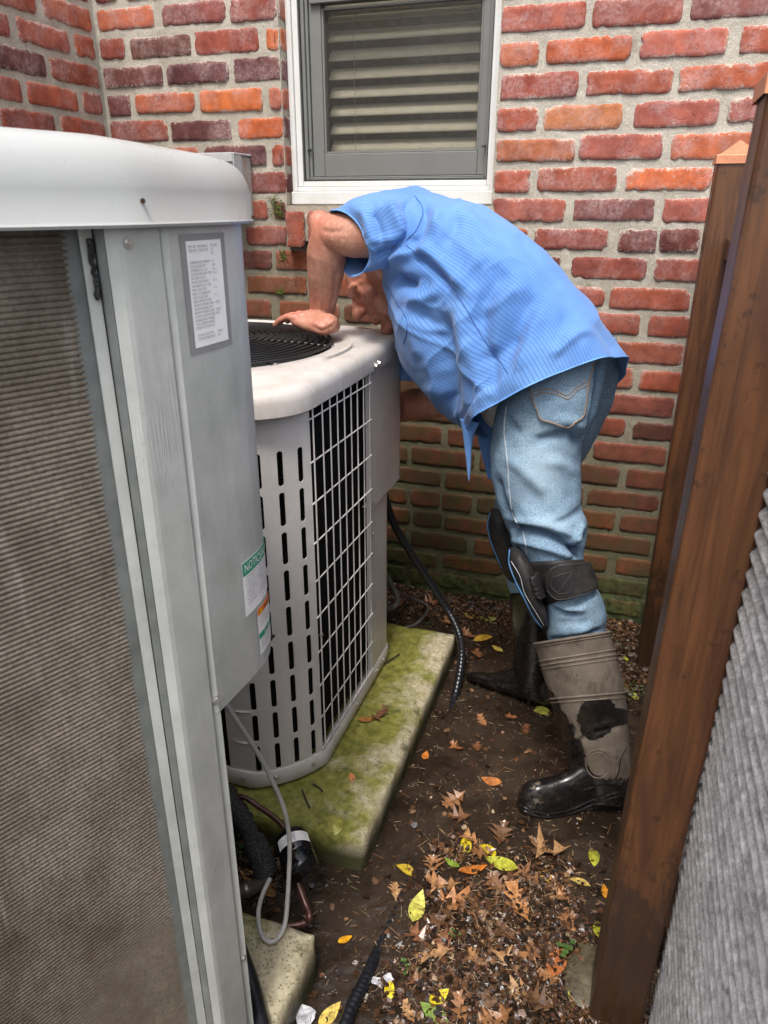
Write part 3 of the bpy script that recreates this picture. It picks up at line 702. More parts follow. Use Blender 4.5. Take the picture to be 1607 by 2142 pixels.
frame_rect('frame', WX0 + .0175, WX1 - .0155, WZ0 + .031, 2.315, .017, .010, .014, YF - .004, YF + .055, VINYL)
ix0, ix1, iz0 = WX0 + .035, WX1 - .026, WZ0 + .046
frame_rect('gasket', ix0, ix1, iz0, 2.30, .003, .003, .003, YF + .0005, YF + .05, SASHD, .0)
frame_rect('screen_frame', ix0 + .0035, ix1 - .0035, iz0 + .0035, 2.296, .010, .004, .004, YF + .008, YF + .05, SASH)
frame_rect('screen_frame', ix0 + .0145, ix1 - .008, iz0 + .008, 2.29, .008, .006, .004, YF + .016, YF + .05, SASH)
sx0, sx1, sz0 = ix0 + .024, ix1 - .015, iz0 + .013
frame_rect('sash', sx0, sx1, sz0, 2.20, .036, .020, .063, YF + .024, YF + .05, SASH, .002)
frame_rect('sash', sx0 + .0365, sx1 - .0205, sz0 + .0635, 1.765, .006, .005, .005, YF + .028, YF + .05, SASH, .001)
g = G(); g.box((ix0 + .03, YF + .012, 1.775), (ix1 - .002, YF + .05, 1.80)); g.obj('meeting_rail', SASH, win, bevel=.002)
for xx in (ix0 + .012, sx1 - .006):
    g = G(); g.box((xx, YF + .006, iz0 + .083), (xx + .011, YF + .011, iz0 + .087)); g.box((xx + .009, YF + .004, iz0 + .081), (xx + .012, YF + .011, iz0 + .089)); g.obj('latch', BLACKW, win)
gx0, gx1, gz0 = sx0 + .042, sx1 - .025, sz0 + .068
g = G(); g.box((gx0 - .004, YF + .036, gz0 - .004), (gx1 + .004, YF + .039, 2.2)); g.obj('pane', GLASS, win)
g = G()
dr = random.Random(5)
for i in range(90):
    t = dr.random() ** 1.8; x = dr.uniform(gx0, gx1); z = gz0 + t * .33; r = dr.uniform(.0006, .0017)
    g.add(*sphere_geo((x, YF + .0355, z), (r, r * .5, r * 1.2), 6, 4))
DROP = M('water_drop', 0.05, 0, 0.6, (0.16, 0.155, 0.145)).m
o = g.obj('droplets', DROP, win, True); o['kind'] = 'stuff'
# blinds and the dark room
g = G(); g.box((WX0 - .05, YF + .40, 1.0), (WX1 + .25, YF + .42, 2.5)); g.box((WX0 - .10, YF + .10, 1.0), (WX0 - .08, YF + .42, 2.5)); g.box((WX1 + .25, YF + .10, 1.0), (WX1 + .27, YF + .42, 2.5)); g.box((WX0 - .1, YF + .1, 1.0), (WX1 + .27, YF + .42, 1.02))
g.obj('room_lining', simple('dim_room', (0.22, 0.18, 0.155), 0.9), win)
bl = thing('window_blind', 'cream horizontal slat blind hanging behind the window glass', 'blind', (-.72, YF + .1, gz0))
zt = 1.77
ns = 12; sg = G()
hw = .025; tilt = radians(-42)
prof = [(-hw + 2 * hw * t, .004 * (1 - (2 * t - 1) ** 2)) for t in np.linspace(0, 1, 6)]
X0b, X1b = gx0 - .015, gx1 + .06
v = []
for sgn, th in ((1, 0), (-1, .0025)):
    for (a, b_) in prof:
        yy = a * cos(tilt) - (b_ - th) * sin(tilt); zz = a * sin(tilt) + (b_ - th) * cos(tilt)
        v += [(X0b, -yy, zz), (X1b, -yy, zz)]
f = []
for k in range(5): f += [(2 * k, 2 * k + 1, 2 * k + 3, 2 * k + 2), (12 + 2 * k + 1, 12 + 2 * k, 12 + 2 * k + 2, 12 + 2 * k + 3)]
f += [(1, 0, 12, 13), (10, 11, 23, 22)]
slm = mesh('slat', v, f, BLIND, True)
for k in range(ns):
    o = link('slat', slm, bl); o.location = (0, YF + .115, gz0 + .022 + k * .0485)
for x in (gx0 + .072, gx1 - .015):
    for dx, dy in ((0, .085), (.006, .145)):
        g = G(); g.tube([(x + dx, YF + dy, gz0 - .02), (x + dx, YF + dy, 2.1)], .0007, 5); g.obj('cord', CORDM, bl)
g = G(); g.box((X0b, YF + .075, 1.765 + .0), (X1b, YF + .083, 1.815)); g.obj('valance', BLIND, bl, bevel=.002)

# ---------------------------------------------------------------- disconnect box on the wall
eb = thing('disconnect_box', 'rusty grey electrical box fixed to the brick wall, rising behind the near unit', 'electrical box', (-1.2, 2.15, 1.0))
bx0, bx1, by = float(at(405, 330, 2.09)[0]), float(at(486, 330, 2.09)[0]), 2.09
ztop = float(at(440, 322, by)[2])
g = G(); g.box((bx0, by, ztop - .17), (bx1, WY + .002, ztop - .004)); g.obj('box_body', RUSTB, eb, bevel=.003)
g = G(); g.box((bx0 - .006, by - .006, ztop - .022), (bx1 + .002, by - .0005, ztop + .003)); g.box((bx0 - .006, by - .0004, ztop - .003), (bx1 + .006, WY - .001, ztop + .003)); g.obj('box_lid', GALV, eb, bevel=.002)
g = G(); g.box((bx1 + .0025, by - .004, ztop - .055), (bx1 + .006, by + .045, ztop - .0035)); g.obj('lid_tab', GALV, eb, bevel=.001)
g = G(); g.tube([(bx0 + .05, 2.15, ztop - .17), (bx0 + .05, 2.15, 0.02)], .013, 12); g.obj('conduit', GCAB, eb, True)
mo = []
for (px, py, r) in ((575, 425, .016), (585, 440, .012), (592, 535, .012), (690, 640, .010), (588, 610, .009), (1100, 1215, .012)):
    mo.append((px, py, r))
g = G(); rm = random.Random(3)
for px, py, r in mo:
    c0 = at(px, py, WY)
    for i in range(70):
        q = c0 + np.array([rm.gauss(0, r * .7), -rm.uniform(0, .006), rm.gauss(0, r * .9)]); s_ = rm.uniform(.001, .003)
        g.add(*sphere_geo(q, (s_, s_, s_), 5, 3))
MOSSM = simple('moss', (0.075, 0.10, 0.012), 0.9, var=.5, sc=200)
o = g.obj('wall_moss', MOSSM, bw); o['kind'] = 'stuff'
# ---------------------------------------------------------------- concrete pads
def pad(name, label, x0, x1, y0, y1, z0, z1, seed):
    v = []; nx = int((x1 - x0) / .02); ny = int((y1 - y0) / .02); nz = 6
    def P(x, y, z):
        # crumbled edges: soften near the arrises
        ex = min(x - x0, x1 - x); ey = min(y - y0, y1 - y); ez = z1 - z
        d = noise.noise(Vector((x * 18 + seed, y * 18, z * 18))) * .004 + noise.noise(Vector((x * 60 + seed, y * 60, z * 60))) * .0018
        q = sorted((ex, ey, ez))
        rnd = max(0, .010 - q[0] - q[1]) * .55
        cx, cy = (x0 + x1) / 2, (y0 + y1) / 2
        x += (-1 if x > cx else 1) * (rnd if ex < .02 else 0) + (d if ex < .001 else 0)
        y += (-1 if y > cy else 1) * (rnd if ey < .02 else 0) + (d if ey < .001 else 0)
        z -= (rnd if ez < .02 else 0) - (d * .5 if ez < .001 else 0)
        return (x, y, z)
    g = G()
    X = np.linspace(x0, x1, nx + 1); Y = np.linspace(y0, y1, ny + 1); Z = np.linspace(z0, z1, nz + 1)
    def face(A, B, fn, flip=False):
        vv = [fn(a, b) for b in B for a in A]; n = len(A)
        ff = [(j * n + i, j * n + i + 1, (j + 1) * n + i + 1, (j + 1) * n + i) for j in range(len(B) - 1) for i in range(n - 1)]
        if flip: ff = [tuple(reversed(q)) for q in ff]
        g.add(vv, ff)
    X = np.unique(np.concatenate([X, [x0 + .004, x1 - .004]])); Y = np.unique(np.concatenate([Y, [y0 + .004, y1 - .004]])); Z = np.unique(np.concatenate([Z, [z1 - .004]]))
    face(X, Y, lambda a, b: P(a, b, z1)); face(X, Z, lambda a, b: P(a, y0, b)); face(X, Z, lambda a, b: P(a, y1, b), True)
    face(Y, Z, lambda a, b: P(x1, a, b)); face(Y, Z, lambda a, b: P(x0, a, b), True)
    o = g.obj(name, CONCRETE, None); 
    bm = bmesh.new(); bm.from_mesh(o.data); bmesh.ops.remove_doubles(bm, verts=bm.verts, dist=.0003); bmesh.ops.recalc_face_normals(bm, faces=bm.faces); bm.to_mesh(o.data); bm.free()
    autosmooth(o, 60); return o
tag(pad('concrete_pad', '', -1.42, -.378, 1.015, 1.83, -.06, .08, 3), 'mossy green concrete pad under the beige air conditioner', 'concrete pad')
tag(pad('concrete_pad', '', -1.42, -.384, .10, .80, -.06, .095, 9), 'sandy speckled concrete pad under the grey air conditioner at the bottom left', 'concrete pad')

# ---------------------------------------------------------------- beige air conditioner (further)
ac = thing('air_conditioner', 'beige air conditioner with wire grille and black fan guard that the man leans on', 'air conditioner', (-.92, 1.45, .08))
RX, FY, BYK, RC = -.535, 1.075, 1.815, .12
LX = -1.30
foot = Path([(LX, 1.5)] + arc(LX + RC, FY + RC, RC, 180, 270) + [(x_ * .45 + ((RX - RC) + RC * k_ / 13) * .55, y_ * .45 + (FY + RC * k_ / 13) * .55) for k_, (x_, y_) in enumerate(arc(RX - RC, FY + RC, RC, 270, 360, 14))] + arc(RX - .09, BYK - .09, .09, 0, 90) + arc(LX + RC, BYK - RC, RC, 90, 180) + [(LX, 1.5)])
sF = lambda x: float(np.interp(x, foot.p[11:13, 0], foot.s[11:13])) if False else foot.s[11] + (x - foot.p[10, 0])
# arc length markers
iA = 1 + 10 + 13                                    # index where the near right corner arc ends
sCorner1 = foot.s[iA]; sCorner0 = foot.s[1 + 10]
sY = lambda y: sCorner1 + (y - (FY + RC))           # along the right side
ZB, ZT = .088, .925
footL = Path([(LX, 1.5)] + [tuple(q) for q in foot.p[1:iA + 1]] + arc(RX - .035, 1.665 - .035, .035, 0, 90, 8) + arc(LX + .06, 1.665 - .06, .06, 90, 180, 6) + [(LX, 1.5)])
g = G()                                             # base pan
S_ = np.linspace(0, footL.L, 200); prof = [(-.03, .088), (.004, .088), (.006, .091), (.006, .124), (.003, .128), (-.004, .128)]
v = []; 
for off, z in prof: v += [(*footL.pos(s_, off), z) for s_ in S_]
n = len(S_); f = [(r * n + i, r * n + i + 1, (r + 1) * n + i + 1, (r + 1) * n + i) for r in range(len(prof) - 1) for i in range(n - 1)]
g.add(v, f); g.obj('base_pan', BEIGE, ac, True, ang=50)
for s_ in np.linspace(.2, footL.L - .2, 6):
    p_ = footL.pos(s_, -.05); g = G(); g.box((p_[0] - .02, p_[1] - .02, .078), (p_[0] + .02, p_[1] + .02, .09)); g.obj('foot', DARK, ac)
# black finned coil with real horizontal fins
g = G(); S_ = np.linspace(0, sY(1.56), 90); zs = []; z = .125
while z < .93: zs += [(z, 0.0), (z + .0035, .004)]; z += .0075
v = []
for z, o_ in zs: v += [(*foot.pos(s_, -.022 + o_), z) for s_ in S_]
n = len(S_); g.add(v, [(r * n + i, r * n + i + 1, (r + 1) * n + i + 1, (r + 1) * n + i) for r in range(len(zs) - 1) for i in range(n - 1)]); g.obj('coil', COILB, ac)
# slotted corner panel
def slotted(s0, s1, z0, z1, cols, rows, sw, sh, name, parent, off=.001, th=.0022):
    cx = [c[0] for c in cols]; xs = [s0] + [(a + b) / 2 for a, b in zip(cx[:-1], cx[1:])] + [s1]
    zz = [r for r in rows]; zb = [z0] + [(a + b) / 2 for a, b in zip(zz[:-1], zz[1:])] + [z1]
    g = G(); N = 24
    for i, c in enumerate(cx):
        for j, r in enumerate(zz):
            a, b, c0, d = xs[i], xs[i + 1], zb[j], zb[j + 1]
            sl = []; hs = sh / 2 - sw / 2
            for k in range(N):
                an = 2 * pi * (k + .5) / N; x = sw / 2 * cos(an); y = sw / 2 * sin(an) + (hs if sin(an) > 0 else -hs); sl.append((c + x, r + y))
            # cell border points spread by side: right, top, left, bottom
            bd = []
            for k in range(N):
                an = 2 * pi * (k + .5) / N; x = cos(an); y = sin(an); 
                if abs(x) >= abs(y) * .999:
                    X_ = b if x > 0 else a; t = y / abs(x); Z_ = r + t * ((d - r) if t > 0 else (r - c0))
                else:
                    Z_ = d if y > 0 else c0; t = x / abs(y); X_ = c + t * ((b - c) if t > 0 else (c - a))
                bd.append((X_, Z_))
            ring = []
            for pts, o_ in ((bd, off), (sl, off), (sl, off - th)):
                base = [foot.pos(p[0], o_) for p in pts]; ring.append([(q[0], q[1], p[1]) for q, p in zip(base, pts)])
            v = ring[0] + ring[1] + ring[2]
            ff = [(k, (k + 1) % N, N + (k + 1) % N, N + k) for k in range(N)] + [(N + k, N + (k + 1) % N, 2 * N + (k + 1) % N, 2 * N + k) for k in range(N)]
            # corners of the cell
            cs = [(b, d, 2), (a, d, 8), (a, c0, 14), (b, c0, 20)]
            for (X_, Z_, k) in cs:
                q = foot.pos(X_, off); v.append((q[0], q[1], Z_)); ff.append((k, len(v) - 1, k + 1))
            g.add(v, ff)
    o = g.obj(name, BEIGE, parent)
    bm = bmesh.new(); bm.from_mesh(o.data); bmesh.ops.remove_doubles(bm, verts=bm.verts, dist=.0002); bmesh.ops.recalc_face_normals(bm, faces=bm.faces); bm.to_mesh(o.data); bm.free()
    return o
sR = sY(1.188); sL = sR - .216
cols = [(sR - .150,), (sR - .108,), (sR - .066,), (sR - .024,)]
rows = [.163 + .0805 * k for k in range(10)]
rows = rows[:9] + [.163 + .0805 * 9 - .0005]
slotted(sL, sR, .126, .93, cols, rows[:9], .0115, .068, 'corner_panel', ac)
# wire grilles: every wire its own part
def wire(name, pts, r, mat, parent, n=6): 
    g = G(); g.tube(pts, r, n); return g.obj(name, mat, parent, True, ang=60)
for k in range(9):
    s_ = sY(1.192) + k * .0380; p_ = foot.pos(s_, .006); wire('grille_wire', [(p_[0], p_[1], .135), (p_[0], p_[1], .91)], .0016, WIRE, ac)
for k in range(10):
    z = .142 + k * .0832; p0, p1 = foot.pos(sY(1.180), .0095), foot.pos(sY(1.499), .0095); wire('grille_wire', [(p0[0], p0[1], z), (p1[0], p1[1], z)], .0016, WIRE, ac)
for k in range(7):
    s_ = sL - .022 - k * .062; p_ = foot.pos(s_, .006); wire('grille_wire', [(p_[0], p_[1], .132), (p_[0], p_[1], .91)], .0019, WIRE, ac)
for k in range(10):
    z = .142 + k * .0832; wire('grille_wire', [(*foot.pos(s_, .0095), z) for s_ in np.linspace(sL - .008, sL - .42, 12)], .0019, WIRE, ac)
# service panel at the back right corner, and the post below it
sP0 = sY(1.508)
wall_strip(foot, sP0, sP0 + .42, .588, .93, .004, .004, BEIGE, 'service_panel', ac, 40)
g = G(); S2 = np.linspace(sP0, sP0 + .42, 40); a_ = foot.pos(S2, .006); b_ = foot.pos(S2, -.03); nn = 40
g.add([(p[0], p[1], .586) for p in a_] + [(p[0], p[1], .588) for p in b_] + [(p[0], p[1], .592) for p in a_], [(i, nn + i, nn + i + 1, i + 1) for i in range(nn - 1)] + [(i, i + 1, 2 * nn + i + 1, 2 * nn + i) for i in range(nn - 1)]); g.obj('panel_lip', BEIGE, ac)
wall_strip(footL, sP0 + .010, sP0 + .165, .126, .589, .002, .01, BEIGE, 'corner_post', ac, 26)
wall_strip(foot, sP0 - .004, sP0 + .008, .126, .93, .0035, .01, BEIGE, 'corner_post', ac, 3)
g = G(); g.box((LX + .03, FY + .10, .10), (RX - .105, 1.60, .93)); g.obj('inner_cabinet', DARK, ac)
# lid with a round fan opening
FC = np.array([-.915, 1.452]); FR = .300
LXo, RXo, FYo, BYo, RCo = LX - .012, RX + .010, FY - .012, BYK + .012, .125
def outer(th, ins=0.0):                              # rounded rectangle seen from the fan centre
    x0, x1, y0, y1, r = LXo + ins, RXo - ins, FYo + ins, BYo - ins, max(.03, RCo - ins * .5)
    d = np.array([cos(th), sin(th)]); lo, hi = 0, 1.2
    def inside(p):
        qx = max(x0 + r - p[0], 0, p[0] - (x1 - r)); qy = max(y0 + r - p[1], 0, p[1] - (y1 - r)); return qx * qx + qy * qy <= r * r
    for _ in range(24):
        m_ = (lo + hi) / 2
        if inside(FC + d * m_): lo = m_
        else: hi = m_
    return FC + d * lo
NT = 160; TH = [2 * pi * i / NT for i in range(NT)]
rings = [[(*(FC + FR * .975 * np.array([cos(t), sin(t)])), .90) for t in TH], [(*(FC + FR * .985 * np.array([cos(t), sin(t)])), .955) for t in TH], [(*(FC + FR * np.array([cos(t), sin(t)])), .9605) for t in TH],
         [(*(FC + (FR + .028) * np.array([cos(t), sin(t)])), .9625) for t in TH], [(*(FC + (FR + .033) * np.array([cos(t), sin(t)])), .9655) for t in TH], [(*(FC + (FR + .040) * np.array([cos(t), sin(t)])), .9680) for t in TH]]
def lid_z(p, z):                                     # shallow pressed valley along the right hand rim
    return z
for ins, z in ((.062, .9688), (.052, .9625), (.034, .9610), (.018, .9590), (.007, .9535), (.002, .9450), (0, .936), (0, .912), (.003, .910)):
    rr_ = []
    for t in TH:
        p_ = outer(t, ins); q = FC + (FR + .044) * np.array([cos(t), sin(t)])
        if np.linalg.norm(p_ - FC) < FR + .044: p_ = q
        zz = z
        if ins >= .03: 
            corner = min(1, max(0, (np.linalg.norm(outer(t, 0) - FC) - .385) / .08)); zz = z - .003 * (1 - corner) - .0035 * corner * (ins < .055)
        rr_.append((p_[0], p_[1], zz))
    rings.append(rr_)
v = [p for r_ in rings for p in r_]; f = [(r * NT + i, r * NT + (i + 1) % NT, (r + 1) * NT + (i + 1) % NT, (r + 1) * NT + i) for r in range(len(rings) - 1) for i in range(NT)]
o = link('lid', mesh('lid', v, f, LIDM, True), ac); autosmooth(o, 50)
# fan shroud, blades, motor, guard
g = G(); n = 64
v = [(FC[0] + FR * .97 * cos(2 * pi * i / n), FC[1] + FR * .97 * sin(2 * pi * i / n), z) for z in (.958, .80) for i in range(n)]
g.add(v, [(i, (i + 1) % n, n + (i + 1) % n, n + i) for i in range(n)]); g.obj('fan_shroud', FANM, ac, True)
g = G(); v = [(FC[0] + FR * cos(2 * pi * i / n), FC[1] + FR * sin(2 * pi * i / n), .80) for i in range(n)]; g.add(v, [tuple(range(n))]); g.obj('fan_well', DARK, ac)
for k in range(4):
    a0 = 2 * pi * k / 4 + .5; v = []
    for i in range(8):
        for j in range(6):
            r = .06 + (FR * .93 - .06) * i / 7; a = a0 + (j / 5 - .5) * (.75 + .2 * i / 7); v.append((FC[0] + r * cos(a), FC[1] + r * sin(a), .875 + .03 * (j / 5 - .5)))
    f = [(i * 6 + j, (i + 1) * 6 + j, (i + 1) * 6 + j + 1, i * 6 + j + 1) for i in range(7) for j in range(5)]
    o = link('fan_blade', mesh('fan_blade', v, f, FANM, True), ac); md = o.modifiers.new('thick', 'SOLIDIFY'); md.thickness = .0015
g = G(); g.tube([(FC[0], FC[1], .845), (FC[0], FC[1], .936)], .065, 28); mo = g.obj('motor', BLACKW, ac, True)
g = G(); n = 10; an = np.linspace(-1.1, -.2, n); g.add([(FC[0] + .0665 * cos(a), FC[1] + .0665 * sin(a), z) for z in (.89, .925) for a in an], [(i, i + 1, n + i + 1, n + i) for i in range(n - 1)]); g.obj('motor_label', YEL, mo)
nr = 17
zg = lambda r: .966 + .014 * (1 - (r / FR) ** 2)
for k in range(nr):
    r = .055 + (FR - .006 - .055) * k / (nr - 1); m_ = 72
    pts = [(FC[0] + r * cos(2 * pi * i / m_), FC[1] + r * sin(2 * pi * i / m_), zg(r)) for i in range(m_ + 1)]
    g = G(); g.tube(pts, .0021 if k < nr - 1 else .003, 6, cap=False); g.obj('guard_ring', BLACKW, ac, True, ang=80)
for k in range(8):
    a = 2 * pi * k / 8 + .22; rs = np.linspace(.02, FR + (.014 if k % 2 else .003), 12)
    wire('guard_spoke', [(FC[0] + r * cos(a), FC[1] + r * sin(a), zg(min(r, FR)) - .0045) for r in rs], .0026, BLACKW, ac)
for k in range(4):
    a = 2 * pi * (k * 2 + 1) / 8 + .22; c0 = (FC[0] + (FR + .018) * cos(a), FC[1] + (FR + .018) * sin(a), .963); hexbolt('guard_screw', c0, (0, 0, 1), .004, BOLT, ac)
for px, s_, z, mt in ((0, sR - .085, .918, BRASS), (0, sR - .012, .918, BRASS), (0, sP0 + .012, .918, BOLT), (0, sP0 + .034, .92, BOLT)):
    p0 = foot.pos(s_, .0115); p1 = foot.pos(s_, .03); hexbolt('lid_bolt', (p0[0], p0[1], z + .006), (p1[0] - p0[0], p1[1] - p0[1], 0), .0052, mt, ac, .006)
for s_ in (sL - .03, sL + .03, sL + .10, sR - .03, sR + .05, sP0 + .03, sP0 + .085, sR + .2):
    p0 = foot.pos(s_, .0062); p1 = foot.pos(s_, .03); hexbolt('pan_bolt', (p0[0], p0[1], .110), (p1[0] - p0[0], p1[1] - p0[1], 0), .0042, BOLT, ac)
for s_, z in ((sP0 + .006, .52), (sP0 + .006, .60), (sR + .004, .43)):
    p0 = foot.pos(s_, .006); p1 = foot.pos(s_, .03); hexbolt('panel_screw', (p0[0], p0[1], z), (p1[0] - p0[0], p1[1] - p0[1], 0), .003, BOLT, ac)

# ---------------------------------------------------------------- grey air conditioner (near, left)
a2 = thing('air_conditioner', 'large grey air conditioner in the left foreground with worn coil and rating label', 'air conditioner', (-.55, .55, .095))
d2 = np.array([.397, .918]); Q = np.array([-.4195, .559]); n2 = np.array([.918, -.397])
farL = Q - d2 * .42
foot2 = Path([tuple(farL), tuple(Q - d2 * .2), tuple(Q - d2 * .05)] + [(-.4205, .556), (-.4165, .570), (-.410, .605), (-.4060, .65), (-.4032, .695), (-.4038, .722), (-.4075, .742), (-.416, .762), (-.429, .778), (-.446, .790), (-.48, .800), (-.60, .815)])
sQ = .42; sG = foot2.s[5]
def s2of(y): return float(np.interp(y, foot2.p[5:12, 1], foot2.s[5:12]))
Z2B, Z2T = .10, 1.2345
# corner post: light flange, return coloured dark for its recess shade, flat face with a screw, groove
rec = Q - n2 * .018                                   # recessed line
def vplane(name, pts, z0, z1, mat, par, th=.0015, smooth=False):
    P_ = Path(pts); return wall_strip(P_, 0, P_.L, z0, z1, 0, th, mat, name, par, max(2, len(pts) * 3), smooth)
postp = [(-.4285, .5475), (-.4215, .5545), (-.4190, .5605), (-.4108, .6005)]
vplane('corner_post', postp, Z2B, Z2T, GREY, a2, .002)
vplane('corner_post_return', [(-.4395, .5475), (-.4355, .5440), (-.4290, .5470)], Z2B, Z2T, DGREY, a2, .002)
vplane('corner_flange', [(-.4460, .5375), (-.4400, .5465)], Z2B, Z2T, GREY, a2, .002)
vplane('coil_edge_gap', [(-.4580, .5290), (-.4462, .5450)], Z2B, Z2T, DGREY, a2, .003)  # dark strip standing in for the shaded gap at the coil
# lower strip beside the opening below the service panel
vplane('corner_post_side', [(-.4112, .6008), (-.4135, .6045), (-.4085, .6135)], Z2B, float(atx(443, 1506, -.41)[2]) + .01, GREY, a2, .002)
# service panel with a recessed groove at its near edge and a rounded far corner
zpb = float(atx(443, 1506, -.41)[2])
pp = [(-.4108, .6012), (-.4135, .6040), (-.4085, .6110)] + [tuple(p) for p in foot2.p[6:]]
SP = Path(pp)
g = G(); nsp = 60; S3 = np.linspace(0, SP.L, nsp); A = SP.pos(S3, 0); B = SP.pos(S3, -.003)
v = [(p[0], p[1], zpb) for p in A] + [(p[0], p[1], Z2T) for p in A] + [(p[0], p[1], zpb) for p in B] + [(p[0], p[1], Z2T) for p in B]
f = []
for k in range(nsp - 1): f += [(k, k + 1, nsp + k + 1, nsp + k), (2 * nsp + k + 1, 2 * nsp + k, 3 * nsp + k, 3 * nsp + k + 1), (k + 1, k, 2 * nsp + k, 2 * nsp + k + 1)]
g.add(v, f); g.obj('service_panel', GREY, a2, True, ang=25)
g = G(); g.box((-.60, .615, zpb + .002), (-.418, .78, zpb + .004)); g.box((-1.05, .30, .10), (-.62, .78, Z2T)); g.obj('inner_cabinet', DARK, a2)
# coil: brown grimy fins; each fin row is real relief
cd0 = rec + d2 * (-.022); g = G(); zs = []; z = .12; pitch = .0053
while z < 1.232: zs += [(z, 0.0), (z + pitch * .35, .0014), (z + pitch * .6, .0014)]; z += pitch
nh = 70; S4 = np.linspace(0, .46, nh); v = []
for z, o_ in zs:
    for s_ in S4:
        p_ = rec - d2 * .024 - d2 * s_ - n2 * .006 + n2 * (o_ + .0004 * noise.noise(Vector((s_ * 30, z * 30, 0))))
        v.append((p_[0], p_[1], z))
g.add(v, [(r * nh + i + 1, r * nh + i, (r + 1) * nh + i, (r + 1) * nh + i + 1) for r in range(len(zs) - 1) for i in range(nh - 1)]); g.obj('coil', COILG, a2)
g = G(); e0 = rec - d2 * .5; g.add([(rec[0] - d2[0] * .02, rec[1] - d2[1] * .02, .1), (e0[0], e0[1], .1), (e0[0] - .3, e0[1] + .1, .1), (-.62, .6, .1)] + [(rec[0] - d2[0] * .02, rec[1] - d2[1] * .02, .12), (e0[0], e0[1], .12), (e0[0] - .3, e0[1] + .1, .12), (-.62, .6, .12)],
      [(0, 1, 5, 4), (1, 2, 6, 5), (2, 3, 7, 6), (4, 5, 6, 7), (3, 0, 4, 7)]); g.obj('base_pan', GREY, a2)
# lid
lidp = [tuple(Q - d2 * .46 + n2 * .012), tuple(Q - d2 * .3 + n2 * .012), tuple(Q - d2 * .12 + n2 * .013), (-.4125, .548), (-.4035, .585), (-.3975, .64), (-.3940, .69), (-.3945, .722), (-.399, .750), (-.410, .775), (-.428, .794), (-.455, .808), (-.52, .820), (-.75, .845), (-1.05, .845), (-1.1, .8), (-1.1, .2), (-.9, .1)]
lp = catmull(lidp, 90); LP = Path(lp); S5 = np.linspace(0, LP.L, 150); prof = [(-.006, 1.2335), (.001, 1.2325), (.0025, 1.235), (0, 1.2375), (0, 1.262), (-.002, 1.272), (-.006, 1.281), (-.012, 1.2885), (-.020, 1.2935), (-.030, 1.2965), (-.045, 1.298)]
v = []
for off, z in prof:
    P_ = LP.pos(S5, off); kk = np.interp(S5, [0, .46, .75, LP.L], [1.28, 1.2, .82, .8]); v += [(p[0], p[1], z if z < 1.262 else 1.262 + (z - 1.262) * k_) for p, k_ in zip(P_, kk)]
nl = len(S5); f = [(r * nl + i, r * nl + i + 1, (r + 1) * nl + i + 1, (r + 1) * nl + i) for r in range(len(prof) - 1) for i in range(nl - 1)]
c0 = len(v); v.append((-.75, .50, 1.300)); f += [((len(prof) - 1) * nl + i, (len(prof) - 1) * nl + i + 1, c0) for i in range(nl - 1)] + [((len(prof) - 1) * nl + nl - 1, (len(prof) - 1) * nl, c0)]
g = G(); g.add(v, f); lid2 = g.obj('lid', LIDG, a2, True, ang=60)
g = G()
q = LP.pos(float(LP.s[np.argmin(np.abs(LP.p[:60, 0] / LP.p[:60, 1] - float(atz(312, 425, 1.255)[0] / atz(312, 425, 1.255)[1]) if False else LP.p[:60, 0] / LP.p[:60, 1] + .705))]), .0006)
g.tube([(q[0], q[1], 1.2535), (q[0] + .001, q[1] - .0004, 1.2535)], .0022, 10); g.obj('screw_hole', simple('rusty_hole', (.05, .02, .012), .8), a2)
# screws
def on2(path, px, py, off, zmin=None):
    """arc length and height on a footprint under a pixel"""
    r = ray(px, py); best = None
    ss = np.linspace(0, path.L, 800); P_ = path.pos(ss, off); t = P_[:, 1] / r[1]; e = np.abs(P_[:, 0] - r[0] * t); 
    ok = np.where((e < max(.0006, e.min() * 1.5)) & (t > 0))[0]; i = int(ok[0]); return float(ss[i]), float(CAM[2] + r[2] * t[i])
PP = Path(postp)
for (px, py, path, r_) in ((270, 508, PP, .0032), (452, 1464, SP, .0036), (498, 2000, Path([(-.4115, .6080), (-.4085, .6135)]), .0030), (497, 447, LP, .0001)):
    if r_ < .001: continue
    s_, z = on2(path, px, py, .001); p0 = path.pos(s_, .0008); p1 = path.pos(s_, .03); hexbolt('panel_screw', (p0[0], p0[1], z), (p1[0] - p0[0], p1[1] - p0[1], 0), r_, BOLT, a2)
fp = Path([(-.4470, .5370), (-.4395, .5465)])
g = G(); s_, z0_ = on2(fp, 232, 500, .002); s_, z1_ = on2(fp, 238, 628, .002); q = fp.pos(fp.L * .75, .003)
g.tube([(q[0] + random.uniform(-.0012, .0012), q[1] + random.uniform(-.001, .001), z) for z in np.linspace(z0_, z1_, 14)], [.0022 + .0012 * random.random() for _ in range(14)], 7)
g.obj('foam_strip', FOAM, a2, True)
